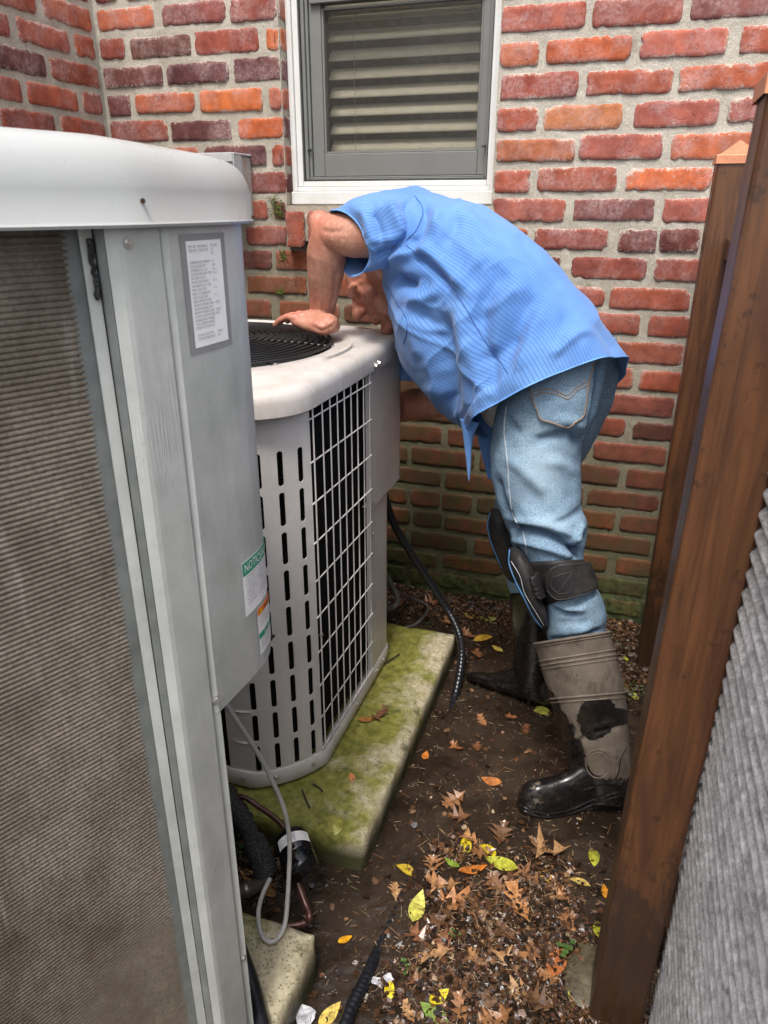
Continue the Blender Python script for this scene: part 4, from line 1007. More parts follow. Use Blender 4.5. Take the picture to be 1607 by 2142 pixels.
# labels
def wrapped(path, s0, z0, quad, off, mat, name, par, nseg=10):
    """quad = (w, h); lays a flat label along a footprint, lower left at s0, z0"""
    w_, h_ = quad; g = G(); SS = np.linspace(s0, s0 + w_, nseg); A = path.pos(SS, off); n = nseg
    g.add([(p[0], p[1], z0) for p in A] + [(p[0], p[1], z0 + h_) for p in A], [(i, i + 1, n + i + 1, n + i) for i in range(n - 1)]); return g.obj(name, mat, par)
def wraptext(lines, path, s0, z0, off, mat, name, par):
    g = G()
    for (txt, x, y, size, sx) in lines:
        v, f = text_mesh(txt, size); 
        if not len(v): continue
        xs = s0 + x + v[:, 0] * sx; P_ = path.pos(xs, off); g.add([(p[0], p[1], z0 + y + vv[1]) for p, vv in zip(P_, v)], f)
    return g.obj(name, mat, par)
s_a, zt_ = on2(SP, 376, 491, .001); s_b, zt2 = on2(SP, 470, 491, .001); _, zb_ = on2(SP, 400, 746, .001)
wd, hd = s_b - s_a, zt_ - zb_
wrapped(SP, s_a, zb_, (wd, hd), .0006, LGREY, 'rating_label_border', a2)
mgx, mgy = wd * .11, hd * .055
wrapped(SP, s_a + mgx, zb_ + mgy, (wd - 2 * mgx, hd - 2 * mgy), .0010, PAPER, 'rating_label', a2)
W_, H_ = wd - 2 * mgx, hd - 2 * mgy; fs = H_ * .036
rows_ = [('MOD. NO.  24FAX4ABCD', 'MFD. DATE'), ('SERIAL NO.  TVOUTDOOR', 'USE'), ('', 'R-22'), ('', ''), ('COMPRESSOR VOLTS COMPRESSOR', 'PH'), ('VOLTS 200/230  PH 1', 'HZ 60'), ('COMPRESSOR  R.L.A. 20.6', 'L.R.A.'), ('OUTDOOR FAN MTR', 'F.L.A. 1.2'), ('MOTOR VOLTS', ''), ('MIN. SUPPLY CIRCUIT AMPACITY', '28   A'), ('MAX. BRANCH CKT FUSE', ''), ('MIN. FUSE SIZE', '40   A'), ('MAX. CIR. BREAKER', ''), ('MAX. FUSE SIZE', '45   A'), ('DESIGN PRESSURE HIGH', ''), ('MAXIMUM WORKING PRESS', '300 PSIG'), ('DESIGN PRESSURE LOW', ''), ('MAXIMUM WORKING PRESS', '150 PSIG'), ('OUTDOOR UNIT FACTORY CHARGE', '98 OZ'), ('CHARGE WITH TUBING', ''), ('TOTAL SYSTEM CHARGE', ''), ('SUITABLE FOR OUTDOOR USE', ''), ('', ''), ('   TESTED AT FACTORY', 'MADE IN'), ('   FOR OUTDOOR USE', 'USA'), ('', '')]
tl = []
for i, (a_, b_) in enumerate(rows_):
    y = H_ * (.955 - i * .0362)
    if a_: tl.append((a_, W_ * .05, y - fs * .5, fs, W_ * .58 / max(1e-6, len(a_) * fs * .60) if len(a_) * fs * .6 > W_ * .58 else 1.0))
    if b_: tl.append((b_, W_ * .68, y - fs * .5, fs, .62))
wraptext(tl, SP, s_a + mgx, zb_ + mgy, .0014, PRINT, 'rating_label_print', a2)
# NOTICE / AVIS and WARNING labels low on the rounded corner
s_n, z_n = on2(SP, 506, 1180, .001); s_n2, z_n2 = on2(SP, 553, 1123, .001); _, z_nb = on2(SP, 517, 1290, .001)
z_top = z_n; wn = max(.045, s_n2 - s_n); hn = z_top - z_nb
wrapped(SP, s_n, z_nb, (wn, hn), .0010, PAPER, 'notice_label', a2, 14)
wrapped(SP, s_n + .0008, z_top - hn * .255, (wn - .0016, hn * .24), .0014, LGREEN, 'notice_band', a2, 14)
v, f = text_mesh('NOTICE/AVIS', hn * .25, bold=hn * .006); wt_ = v[:, 0].max()
wraptext([('NOTICE/AVIS', wn * .05, hn * .80, hn * .22, wn * .9 / (wt_ * .88))], SP, s_n, z_nb, .0018, PAPER, 'notice_lettering', a2)
tl = [(t, wn * .08, hn * (.68 - .062 * i), hn * .052, wn * .84 / max(.001, text_mesh(t, hn * .052)[0][:, 0].max())) for i, t in enumerate(['TO THE INSTALLER AND SERVICE', 'USE COPPER CONDUCTORS ONLY', 'UTILISER SEULEMENT DES', 'CONDUCTEURS EN CUIVRE', 'DISCONNECT POWER BEFORE', 'SERVICING THIS UNIT', 'COUPER LE COURANT AVANT', 'TOUTE INTERVENTION', 'KEEP AREA AROUND CLEAR'])]
wraptext(tl, SP, s_n, z_nb, .0013, PRINT, 'notice_print', a2)
s_w, z_w = on2(SP, 537, 1275, .001); _, z_wb = on2(SP, 542, 1374, .001); ww = .052; hw_ = z_w - z_wb
wrapped(SP, s_w, z_wb, (ww, hw_), .0019, PAPER, 'warning_label', a2, 16)
wrapped(SP, s_w + .0006, z_w - hw_ * .16, (ww - .0012, hw_ * .15), .0023, LORANGE, 'warning_band', a2, 16)
wrapped(SP, s_w + .0006, z_wb + hw_ * .34, (ww * .9, hw_ * .12), .0023, LGREEN, 'warning_notice_band', a2, 16)
wt_ = text_mesh('WARNING', hw_ * .13)[0][:, 0].max(); wraptext([('WARNING', ww * .32, hw_ * .865, hw_ * .12, ww * .6 / wt_ * 1.05)], SP, s_w, z_wb, .0027, BLKG, 'warning_lettering', a2)
wt_ = text_mesh('NOTICE', hw_ * .11)[0][:, 0].max(); wraptext([('NOTICE', ww * .28, hw_ * .36, hw_ * .10, ww * .5 / wt_)], SP, s_w, z_wb, .0027, PAPER, 'warning_notice_lettering', a2)
g = G(); 
def on(s, z, off=.0027): q = SP.pos(s, off); return (q[0], q[1], z)
g.add([on(s_w + ww * .08, z_w - hw_ * .145), on(s_w + ww * .26, z_w - hw_ * .145), on(s_w + ww * .17, z_w - hw_ * .03)], [(0, 1, 2)]); g.obj('warning_triangle', YEL, a2)
tl = [(t, ww * .08, hw_ * (.77 - .06 * i), hw_ * .05, ww * .84 / text_mesh(t, hw_ * .05)[0][:, 0].max()) for i, t in enumerate(['HAZARDOUS VOLTAGE', 'DISCONNECT ALL POWER', 'CAN CAUSE INJURY', 'OR DEATH'])]
tl += [(t, ww * .08, hw_ * (.28 - .045 * i), hw_ * .04, ww * .84 / text_mesh(t, hw_ * .04)[0][:, 0].max()) for i, t in enumerate(['REFRIGERANT UNDER PRESSURE', 'QUALIFIED SERVICE ONLY', 'SEE MANUAL FOR DETAILS', 'KEEP COVERS IN PLACE', 'RECOVER BEFORE OPENING'])]
wraptext(tl, SP, s_w, z_wb, .0023, PRINT, 'warning_print', a2)

# ---------------------------------------------------------------- pipes, cables and hoses
def run(name, pix, r, mat, label, cat, n=60, seg=12, jit=0.0, rad=None):
    P_ = catmull(np.array(pix), n); 
    if jit: P_ = P_ + np.array([[random.gauss(0, jit) for _ in range(3)] for _ in range(n)])
    g = G(); g.tube(P_, r if rad is None else np.interp(np.linspace(0, 1, n), np.linspace(0, 1, len(rad)), rad), seg); o = g.obj(name, mat, None, True, ang=70)
    if label: tag(o, label, cat)
    return o, P_
# filter drier with its pipes
d0, d1 = at(607, 1742, .965), at(636, 1838, .885)
ax = d1 - d0; Ld = np.linalg.norm(ax); ax /= Ld
fdr = thing('filter_drier', 'black cylindrical filter drier with a white label on brown copper pipe by the mossy pad', 'filter drier', (d0 + d1) / 2 * np.array([1, 1, 0]) + np.array([0, 0, .0]))
R_ = .0335
prof = [(0, .012), (.02, .018), (.06, .026), (.12, .032), (.2, R_), (.56, R_), (.585, R_ * .93), (.61, R_ * 1.03), (.84, R_ * 1.03), (.92, R_ * .92), (.97, R_ * .7), (1, .014)]
t_ = [a for a, _ in prof]; g = G(); g.tube([d0 + ax * Ld * a for a in t_], [b for _, b in prof], 36); o = g.obj('drier_body', BLKG, fdr, True, ang=50)
u_ = np.cross(ax, [0, 0, 1.0]); u_ /= np.linalg.norm(u_); w_ = np.cross(ax, u_)
toc = CAM - (d0 + d1) / 2; toc -= ax * (toc @ ax); toc /= np.linalg.norm(toc); a_c = atan2(toc @ w_, toc @ u_)
n = 16; A_ = np.linspace(a_c - 1.15, a_c + .95, n)
g = G(); g.add([tuple(d0 + ax * Ld * tt + (R_ + .0006) * (cos(a) * u_ + sin(a) * w_)) for tt in (.24, .45) for a in A_], [(i, i + 1, n + i + 1, n + i) for i in range(n - 1)]); lb = g.obj('drier_label', PAPER, fdr)
g = G()
for t0, a0, a1, wd_ in [(.26 + .014 * k, a_c - .2, a_c - .2 + .02 + .25 * random.random(), .006) for k in range(12)] + [(.25 + .013 * k, a_c + .25, a_c + .3 + .5 * random.random(), .004) for k in range(14)] + [(.27 + .02 * k, a_c - .95, a_c - .5 - .2 * random.random(), .004) for k in range(8)]:
    g.add([tuple(d0 + ax * Ld * tt + (R_ + .0011) * (cos(a) * u_ + sin(a) * w_)) for tt in (t0, t0 + wd_) for a in (a0, a1)], [(0, 1, 3, 2)])
g.obj('drier_print', PRINT, lb)
P1 = catmull([at(440, 1672, 1.0), at(500, 1665, .99), at(545, 1690, .985), at(583, 1718, .975), d0 + ax * .01], 30); g = G(); g.tube(P1, .0055, 12); g.obj('inlet_pipe', CPIPE, fdr, True)
P2 = catmull([d1 - ax * .01, at(622, 1840, .885), at(640, 1893, .86), at(648, 1918, .845), at(641, 1930, .84), at(620, 1935, .83), at(570, 1943, .81), at(505, 1966, .78), at(430, 1990, .75)], 50); g = G(); g.tube(P2, .0062, 14); g.obj('outlet_pipe', CPIPE, fdr, True)
for tt in (8, 26, 33): 
    g = G(); g.tube([P2[tt] , P2[tt + 2]], .0078, 14); g.obj('pipe_joint', CPIPE, fdr, True)
# insulated suction line
ins = [at(440, 1640, 1.02), at(480, 1668, .99), at(505, 1710, .96), at(530, 1755, .93), at(548, 1800, .90), at(556, 1832, .885)]
it = thing('insulated_pipe', 'black foam insulated suction pipe bending down beside the filter drier', 'pipe', (-.58, .95, 0))
P_ = catmull(ins, 46) + np.array([[random.gauss(0, .0008) for _ in range(3)] for _ in range(46)])
g = G(); g.tube(P_, [.019 + .0016 * sin(i * 1.7) + random.uniform(-.001, .001) + (.004 if i > 26 else 0) - (.004 if 24 < i < 28 else 0) for i in range(46)], 18); g.obj('foam_sleeve', FOAM, it, True, ang=80)
P_ = catmull([ins[-1], at(545, 1846, .875), at(515, 1862, .86), at(490, 1868, .84), at(430, 1880, .80)], 20); g = G(); g.tube(P_, .0135, 16); g.obj('bare_pipe', SPIPE, it, True)
P_ = np.array(P_); g = G(); g.tube([P_[9], P_[10]], .0155, 16); g.obj('pipe_collar', SPIPE, it, True)
# grey control cable loop
cab = [at(440, 1420, .80), at(476, 1478, .81), at(520, 1545, .82), at(548, 1590, .83), at(573, 1640, .84), at(594, 1690, .84), at(604, 1740, .84), at(606, 1790, .83), atz(600, 1905, .135), atz(592, 1945, .112), atz(575, 1968, .101), atz(558, 1968, .101), atz(544, 1945, .112), atz(541, 1905, .13), at(550, 1870, .81), at(565, 1838, .84)]
run('control_cable', cab, .0040, CABLE, 'thin grey control cable looping out from under the grey unit', 'cable', 110, 10)
run('electrical_whip', [atz(490, 1960, .13), atz(512, 2020, .11), atz(530, 2075, .105), atz(545, 2142, .105), atz(560, 2230, .105)], .014, BLACKR, 'black flexible tube lying on the sandy pad at the bottom left edge', 'hose', 30)
run('electrical_whip', [atz(484, 1990, .118), atz(500, 2060, .108), atz(512, 2142, .108), atz(520, 2230, .108)], .012, BLACKR, 'dull black tube tucked tight against the grey unit, left of the other black tube', 'hose', 30)
# drain hose from behind the unit into the puddle
hp = [at(800, 1020, 1.80), at(822, 1090, 1.80), at(862, 1160, 1.82), at(905, 1225, 1.84), at(938, 1278, 1.84), at(960, 1325, 1.80), at(966, 1370, 1.74), at(960, 1420, 1.68), atz(945, 1480, -.009), atz(905, 1590, -.0112), atz(884, 1690, -.0114), atz(868, 1800, -.0114), atz(835, 1890, -.011), atz(795, 1980, -.009), atz(765, 2050, .004), atz(735, 2110, .010), atz(700, 2200, .012), atz(660, 2330, .012)]
P_ = catmull(hp, 420); g = G(); g.tube(P_, [.0108 + (.0009 if (i % 4) < 2 else 0) for i in range(420)], 14); tag(g.obj('drain_hose', BLACKR, None, True, ang=80), 'long black ribbed hose dropping behind the beige unit into the muddy puddle', 'hose')
run('grey_conduit', [at(790, 1160, 1.84), at(806, 1200, 1.84), at(826, 1235, 1.84), at(832, 1255, 1.84), at(825, 1268, 1.83), at(800, 1275, 1.82), at(770, 1270, 1.8)], .0085, GCAB, 'short thick grey conduit bent in a hook behind the mossy pad', 'conduit', 40)
run('thin_cable', [at(800, 1215, 1.9), at(830, 1235, 1.95), at(865, 1253, 2.0), at(893, 1266, 2.02), at(896, 1275, 2.0), at(885, 1292, 1.95), at(865, 1308, 1.9), at(835, 1314, 1.87), at(800, 1312, 1.84)], .0042, GCAB, 'thin brown grey cable curling on the leaves at the foot of the wall', 'cable', 60)

# ---------------------------------------------------------------- fence: stained posts, copper caps, corrugated sheet
def post(name, x0, x1, y0, y1, zt, par, seed, lean=0.0):
    n = 40; g = G(); nz = 60; rc = .005
    sec = [(x0 + rc, y0), (x1 - rc, y0), (x1 - rc * .3, y0 + rc * .3), (x1, y0 + rc), (x1, y1 - rc), (x1 - rc, y1), (x0 + rc, y1), (x0, y1 - rc), (x0, y0 + rc), (x0 + rc * .3, y0 + rc * .3)]
    v = []
    for k in range(nz + 1):
        z = -.08 + (zt + .08) * k / nz
        for i, (x, y) in enumerate(sec):
            x = x + lean * (z / zt - .5)
            d = .0009 * noise.noise(Vector((i * 3.1 + seed, z * 9, 0))); v.append((x + d, y + d * .6, z))
    m_ = len(sec); f = [(r * m_ + i, r * m_ + (i + 1) % m_, (r + 1) * m_ + (i + 1) % m_, (r + 1) * m_ + i) for r in range(nz) for i in range(m_)] + [tuple(nz * m_ + i for i in range(m_))]
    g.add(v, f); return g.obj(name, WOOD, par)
def cap(x0, x1, y0, y1, z, par):
    e = .004; h = .006; cx_, cy_ = (x0 + x1) / 2, (y0 + y1) / 2; g = G()
    v = [(x0 - e, y0 - e, z - .012), (x1 + e, y0 - e, z - .012), (x1 + e, y1 + e, z - .012), (x0 - e, y1 + e, z - .012), (x0 - e, y0 - e, z + h), (x1 + e, y0 - e, z + h), (x1 + e, y1 + e, z + h), (x0 - e, y1 + e, z + h)]
    i = .004; v += [(x0 + i, y0 + i, z + h + .002), (x1 - i, y0 + i, z + h + .002), (x1 - i, y1 - i, z + h + .002), (x0 + i, y1 - i, z + h + .002), (cx_, cy_, z + .038)]
    f = [(0, 1, 5, 4), (1, 2, 6, 5), (2, 3, 7, 6), (3, 0, 4, 7), (4, 5, 9, 8), (5, 6, 10, 9), (6, 7, 11, 10), (7, 4, 8, 11), (8, 9, 12), (9, 10, 12), (10, 11, 12), (11, 8, 12)]
    g.add(v, f); return g.obj('post_cap', COPPER, par, bevel=.0012)
fe = thing('fence', 'brown stained post fence with copper caps and corrugated grey sheet at right', 'fence', (.14, 1.2, 0))
p1 = post('post', .0855, .1670, .86, .945, 1.359, fe, 1, .022); cap(.0965, .1780, .86, .945, 1.359, p1)
p2 = post('post', .1405, .2295, 1.95, 2.04, 1.348, fe, 7); cap(.1405, .2295, 1.95, 2.04, 1.348, p2)
def corr(x, y0, y1, z0, z1, pitch, amp, name):
    g = G(); nz = int((z1 - z0) / pitch) * 10; ny = int((y1 - y0) / .02); v = []
    for k in range(nz + 1):
        z = z0 + (z1 - z0) * k / nz; ph = 2 * pi * (z - z0) / pitch
        for i in range(ny + 1):
            y = y0 + (y1 - y0) * i / ny; c_ = abs(sin(ph / 2)); v.append((x - amp * c_ + .0005 * noise.noise(Vector((y * 8, z * 40, 2))), y, z + .0006 * noise.noise(Vector((y * 5, z * 30, 5)))))
    m_ = ny + 1; f = [(r * m_ + i, (r + 1) * m_ + i, (r + 1) * m_ + i + 1, r * m_ + i + 1) for r in range(nz) for i in range(ny)]
    g.add(v, f); o = g.obj(name, CORR, fe, True, ang=60); md = o.modifiers.new('thick', 'SOLIDIFY'); md.thickness = .002; md.offset = 1; return o
corr(.181, -1.6, .872, .02, 1.16, .0255, .0145, 'corrugated_sheet')  # run behind the camera is unseen, added to block low side light
corr(.225, .945, 1.96, .02, 1.16, .0255, .0145, 'corrugated_sheet')
for z in (.1, 1.18):
    g = G(); g.box((.185, .95, z - .045), (.218, 1.945, z)); g.obj('rail', WOOD, fe, bevel=.003)
    g = G(); g.box((.195, -1.6, z - .045), (.233, .865, z)); g.obj('rail', WOOD, fe, bevel=.003)  # rail continues along the unseen, light-blocking run
# ---------------------------------------------------------------- the man
man = thing('person', 'person in blue striped shirt, jeans and muddy rubber boots bending over the beige unit', 'person', (-.02, 1.5, 0))

def stations(st, n_ring, n_seg, close=False, power=1.0):
    """st: rows of (T, B, N, F) 3D points -> rings of points; u=0 top, near side first"""
    A = [catmull(np.array([s[k] for s in st]), n_ring) for k in range(4)]
    rings = []
    for i in range(n_ring):
        T, B, N_, F_ = (A[k][i] for k in range(4)); C_ = (T + B) / 2
        R_ = []
        for j in range(n_seg):
            a = 2 * pi * j / n_seg; c, s_ = cos(a), sin(a)
            cc = np.sign(c) * abs(c) ** power; ss = abs(s_) ** power
            side = (N_ - C_) if s_ >= 0 else (F_ - C_)
            R_.append(C_ + cc * (T - B) / 2 + ss * side)
        rings.append(R_)
    return np.array(rings)
def ring_mesh(R, cap0=False, cap1=False):
    m_, n = R.shape[0], R.shape[1]
    v = R.reshape(-1, 3); f = [(i * n + j, i * n + (j + 1) % n, (i + 1) * n + (j + 1) % n, (i + 1) * n + j) for i in range(m_ - 1) for j in range(n)]
    if cap0: f.append(tuple(range(n - 1, -1, -1)))
    if cap1: f.append(tuple((m_ - 1) * n + j for j in range(n)))
    return v, f
def IS(T, B, Y, dn, df=None, shift=(0, 0), fshift=None, Yb=None):
    """station from image outline points T, B at depth Y with near half depth dn and far half depth df"""
    df = dn if df is None else df; fshift = shift if fshift is None else fshift
    a, b = at(*T, Y), at(*B, Y if Yb is None else Yb); c = (a + b) / 2; px, py = proj(c[None])[0]
    n_ = at(px + shift[0], py + shift[1], c[1] - dn); f_ = at(px + fshift[0], py + fshift[1], c[1] + df)
    return (a, b, n_, f_)

# --- shirt: body tube
TS = [IS((765, 425), (775, 520), 1.70, .09), IS((785, 410), (786, 550), 1.69, .13), IS((820, 401), (793, 575), 1.67, .17), IS((870, 400), (806, 635), 1.65, .185), IS((930, 411), (820, 682), 1.63, .19),
      IS((990, 427), (836, 728), 1.61, .19), IS((1045, 448), (853, 765), 1.59, .19), IS((1092, 482), (878, 806), 1.57, .19), IS((1140, 530), (908, 848), 1.555, .19), IS((1190, 590), (940, 880), 1.54, .19, shift=(0, -15)),
      IS((1235, 645), (962, 892), 1.53, .195, shift=(-8, -30), fshift=(12, 0)), IS((1277, 697), (972, 899), 1.52, .20, shift=(-20, -38), fshift=(24, 14)), IS((1312, 757), (979, 908), 1.51, .20, shift=(-20, -34), fshift=(36, 34))]
NR, NSG = 260, 300
R = stations(TS, NR, NSG, power=.92)
v, f = ring_mesh(R)
uvs = []
for i in range(NR):
    for j in range(NSG): uvs.append(((j / NSG if j <= NSG else 0) * 168, i / NR))
me = mesh('shirt', v, f, SHIRT, True)
l = me.uv_layers.new(name='UVMap'); vi = np.zeros(len(me.loops), dtype=np.int32); me.loops.foreach_get('vertex_index', vi)
uva = np.array(uvs)[vi]; 
li = uva.reshape(-1, 4, 2); mx_ = li[:, :, 0].max(1); fix = (li[:, :, 0] < 1) & (mx_[:, None] > 160); li[:, :, 0] += fix * 168
l.data.foreach_set('uv', li.astype(np.float32).ravel())
co = get_co(me); no = get_no(me)
if ((co - co.mean(0)) * no).sum() < 0: me.flip_normals(); no = -no
ST = [  # pts, half width px, height m (image space of the design view)
    ([(965, 620), (970, 700), (974, 790), (978, 890)], 24, .010), ([(925, 640), (928, 730), (936, 830), (950, 890)], 24, -.020),
    ([(790, 566), (835, 592), (880, 596)], 15, -.020), ([(800, 552), (850, 530), (900, 528)], 11, .010), ([(840, 620), (880, 625), (930, 600)], 14, .008),
    ([(850, 512), (905, 560), (960, 620)], 12, -.008), ([(868, 505), (925, 552), (985, 610)], 12, .008),
    ([(1062, 560), (1020, 625), (1000, 700)], 17, -.008), ([(1100, 585), (1050, 660), (1030, 760)], 20, .008), ([(1040, 520), (990, 560), (960, 600)], 13, .006), ([(1130, 600), (1085, 680), (1060, 740)], 16, -.006),
    ([(1000, 540), (1060, 560), (1130, 640)], 15, .005), ([(1150, 640), (1110, 700), (1080, 790)], 18, .007), ([(1200, 640), (1170, 700), (1160, 740)], 16, -.006),
    ([(880, 420), (890, 450), (878, 490), (850, 512)], 10, -.009), ([(905, 425), (915, 460), (905, 500)], 13, .008), ([(960, 440), (950, 480), (925, 520)], 12, -.006), ([(930, 430), (1000, 470), (1060, 540)], 15, .005),
    ([(830, 640), (860, 700), (880, 760)], 13, .006), ([(870, 640), (900, 700), (915, 790)], 14, -.007), ([(850, 660), (890, 690), (930, 690)], 10, .005), ([(880, 800), (930, 850)], 12, .006),
    ([(975, 700), (1000, 780), (1010, 860)], 14, .006), ([(1010, 700), (1030, 770), (1030, 830)], 12, -.005), ([(1240, 690), (1200, 705), (1150, 750)], 10, .005), ([(1230, 670), (1270, 700), (1300, 740)], 11, -.006),
    ([(1080, 480), (1120, 540), (1180, 610)], 14, -.004), ([(1000, 650), (1040, 640), (1090, 600)], 12, .005), ([(990, 760), (1040, 740), (1100, 700)], 13, -.004)]
h = folds(co, no, ST) * 1.35
UU, SS2 = np.tile(np.arange(NSG), NR) / NSG, np.repeat(np.arange(NR), NSG) / NR
def ridged(a, b, sd, pw):
    return np.array([(1 - abs(noise.noise(Vector((x + .25 * noise.noise(Vector((x * 1.7, y * 1.7, sd + 9))), y, sd))) * 1.6)) for x, y in zip(a, b)]).clip(0, 1) ** pw
cu, su = np.cos(UU * 2 * pi), np.sin(UU * 2 * pi)
crease = (ridged(co[:, 0] * 5 + co[:, 2] * 8, co[:, 0] * 3 - co[:, 2] * 2 + co[:, 1] * 3, 1.3, 5) - .25) * .0060 + (ridged(co[:, 0] * 11 + co[:, 2] * 4, co[:, 2] * 9 - co[:, 0] * 4 + co[:, 1] * 4, 4.1, 6) - .2) * .0034
flat = crease + np.array([noise.noise(Vector((p[0] * 7, p[1] * 5, p[2] * 7))) for p in co]) * .008 + np.array([noise.noise(Vector((p[0] * 17 + p[2] * 9, p[1] * 9, p[2] * 7 - p[0] * 5))) for p in co]) * .006
ti = np.repeat(np.arange(NR), NSG) / NR
co = co + no * (h + flat * np.clip((1 - ti) * 8, 0, 1))[:, None]
hemw = (ti > .93) * np.sin(np.tile(np.arange(NSG), NR) / NSG * 2 * pi * 9) * .004 * (ti - .93) / .07
co = co + no * hemw[:, None]
set_co(me, co)
shirt = link('shirt', me, man)
md = shirt.modifiers.new('cloth', 'SOLIDIFY'); md.thickness = .0016; md.offset = -1
SHIRT_CO = co.reshape(NR, NSG, 3)
# sleeve
SL = [IS((693, 440), (737, 578), 1.53, .045, .075, shift=(52, -6), fshift=(-14, 12)), IS((725, 424), (765, 572), 1.54, .075, .085, shift=(30, -4), fshift=(-8, 4)), IS((758, 412), (800, 562), 1.56, .10, .09, shift=(14, -2)), IS((800, 404), (838, 548), 1.585, .115, .09, shift=(6, 0)), IS((840, 402), (868, 528), 1.60, .11, .08), IS((885, 415), (900, 520), 1.62, .09, .06)]
R2 = stations(SL, 90, 160, power=.95)
v, f = ring_mesh(R2); me = mesh('sleeve', v, f, SHIRT, True)
l = me.uv_layers.new(name='UVMap'); vi = np.zeros(len(me.loops), dtype=np.int32); me.loops.foreach_get('vertex_index', vi)
uva = np.array([(j / 160 * 74, i / 90) for i in range(90) for j in range(160)])[vi]; li = uva.reshape(-1, 4, 2); mx_ = li[:, :, 0].max(1); li[:, :, 0] += ((li[:, :, 0] < .3) & (mx_[:, None] > 60)) * 74
l.data.foreach_set('uv', li.astype(np.float32).ravel())
co = get_co(me); no = get_no(me)
cen = R2.mean(1); cc = np.repeat(cen, 160, axis=0)
if ((co - cc) * no).sum() < 0: me.flip_normals(); no = -no
SS_ = [([(770, 430), (790, 470), (800, 520)], 11, -.009), ([(800, 420), (830, 460), (838, 505)], 13, .009), ([(745, 430), (765, 455), (775, 500)], 9, .004), ([(775, 540), (820, 525), (860, 500)], 9, -.007), ([(770, 500), (810, 500), (850, 485)], 10, .006), ([(840, 420), (862, 450), (866, 500)], 12, -.008), ([(800, 440), (850, 430)], 10, .004)]
co = co + no * (folds(co, no, SS_) * 1.4 + np.array([(1 - abs(noise.noise(Vector((p[0] * 16 + p[2] * 5, p[2] * 12, p[1] * 7))) * 1.6)) for p in co]).clip(0, 1) ** 5 * .004 * np.clip(np.repeat(np.arange(90), 160) / 12, 0, 1) + np.array([noise.noise(Vector((p[0] * 14, p[1] * 9, p[2] * 14))) for p in co]) * .006 * np.clip(np.repeat(np.arange(90), 160) / 12, 0, 1))[:, None]
set_co(me, co); sleeve = link('sleeve', me, shirt); md = sleeve.modifiers.new('cloth', 'SOLIDIFY'); md.thickness = .0016; md.offset = -1
# sleeve and shirt hems, seams: thin raised cords laid on the cloth
bpy.context.view_layer.update()
def bvh(me, M_=None): return BVHTree.FromPolygons([Vector(p) for p in get_co(me)], [tuple(p.vertices) for p in me.polygons])
B_shirt, B_sleeve = bvh(shirt.data), bvh(sleeve.data)
def drape(trees, pts, off=.001, dens=6):
    P_ = catmull(np.array(pts, float), max(4, len(pts) * dens)) if len(pts) > 2 else np.array([np.array(pts[0]) + (np.array(pts[1]) - np.array(pts[0])) * t for t in np.linspace(0, 1, dens)])
    out = []
    for x, y in P_:
        d = V(ray(x, y)).normalized(); best = None
        for t in trees:
            h_ = t.ray_cast(V(CAM), d)
            if h_[0] is not None and (best is None or h_[3] < best[1]): best = (h_[0], h_[3], h_[1])
        if best is not None:
            nn = best[2] if best[2].dot(d) < 0 else -best[2]
            out.append(np.array(best[0] + nn * off))
    return out
def cord(name, trees, pts, r, mat, par, off=.0008, dens=8):
    P_ = drape(trees, pts, off, dens)
    if len(P_) < 3: return None
    P_ = np.array(P_); k = np.linalg.norm(np.diff(P_, axis=0), axis=1); keep = [0] + [i + 1 for i in range(len(k)) if k[i] < .05]; P_ = P_[keep]
    g = G(); g.tube(P_, r, 5); return g.obj(name, mat, par, True)
cord('seam', [B_shirt], [(905, 545), (955, 610), (1000, 690), (1040, 745), (1064, 782)], .0008, SEAM, shirt)
cord('seam', [B_shirt, B_sleeve], [(868, 410), (885, 440), (872, 480), (850, 512), (905, 545)], .0009, SEAM, shirt)
cord('seam', [B_shirt], [(808, 598), (830, 630), (850, 665), (852, 690), (845, 720)], .0007, SEAM, shirt)
def edge_cord(name, P_, r, mat, par):
    P_ = np.vstack([P_, P_[:1]]); g = G(); g.tube(P_, r, 6, cap=False); return g.obj(name, mat, par, True)
HEMM = simple('shirt_hem', (0.14, 0.33, 0.72), 0.8)
edge_cord('hem', SHIRT_CO[-1], .0016, HEMM, shirt); edge_cord('hem', co.reshape(90, 160, 3)[0], .0016, HEMM, sleeve)
# far sleeve (partly seen above the far forearm)
FS = [IS((822, 795), (905, 800), 1.80, .07), IS((835, 740), (925, 745), 1.78, .075), IS((850, 660), (950, 670), 1.75, .08), IS((880, 560), (990, 580), 1.72, .08)]
v, f = ring_mesh(stations(FS, 40, 48)); o = link('sleeve', mesh('sleeve', v, f, SHIRT, True), shirt); md = o.modifiers.new('cloth', 'SOLIDIFY'); md.thickness = .0016; md.offset = 0
# the two front tails hanging straight down from the open shirt front
for st_ in ([IS((962, 875), (1004, 885), 1.44, .010), IS((968, 905), (992, 910), 1.44, .009), IS((973, 945), (987, 945), 1.44, .006), IS((977, 980), (985, 980), 1.44, .004), IS((980, 1006), (982, 1007), 1.44, .0015)], [IS((990, 850), (1030, 860), 1.62, .010), IS((1000, 920), (1032, 925), 1.62, .008), IS((1011, 965), (1032, 965), 1.62, .006), IS((1021, 1003), (1032, 1000), 1.62, .003)]):
    v, f = ring_mesh(stations(st_, 30, 24), True, True); link('shirt_tail', mesh('shirt_tail', v, f, SHIRT, True), shirt)
# white undershirt glimpsed under the hem
US = [IS((1010, 640), (985, 810), 1.58, .10), IS((1060, 690), (1000, 850), 1.57, .10), IS((1120, 740), (1018, 885), 1.57, .10), IS((1170, 780), (1050, 905), 1.56, .10)]
v, f = ring_mesh(stations(US, 24, 48), True, True); link('undershirt', mesh('undershirt', v, f, WHITEC, True), man)

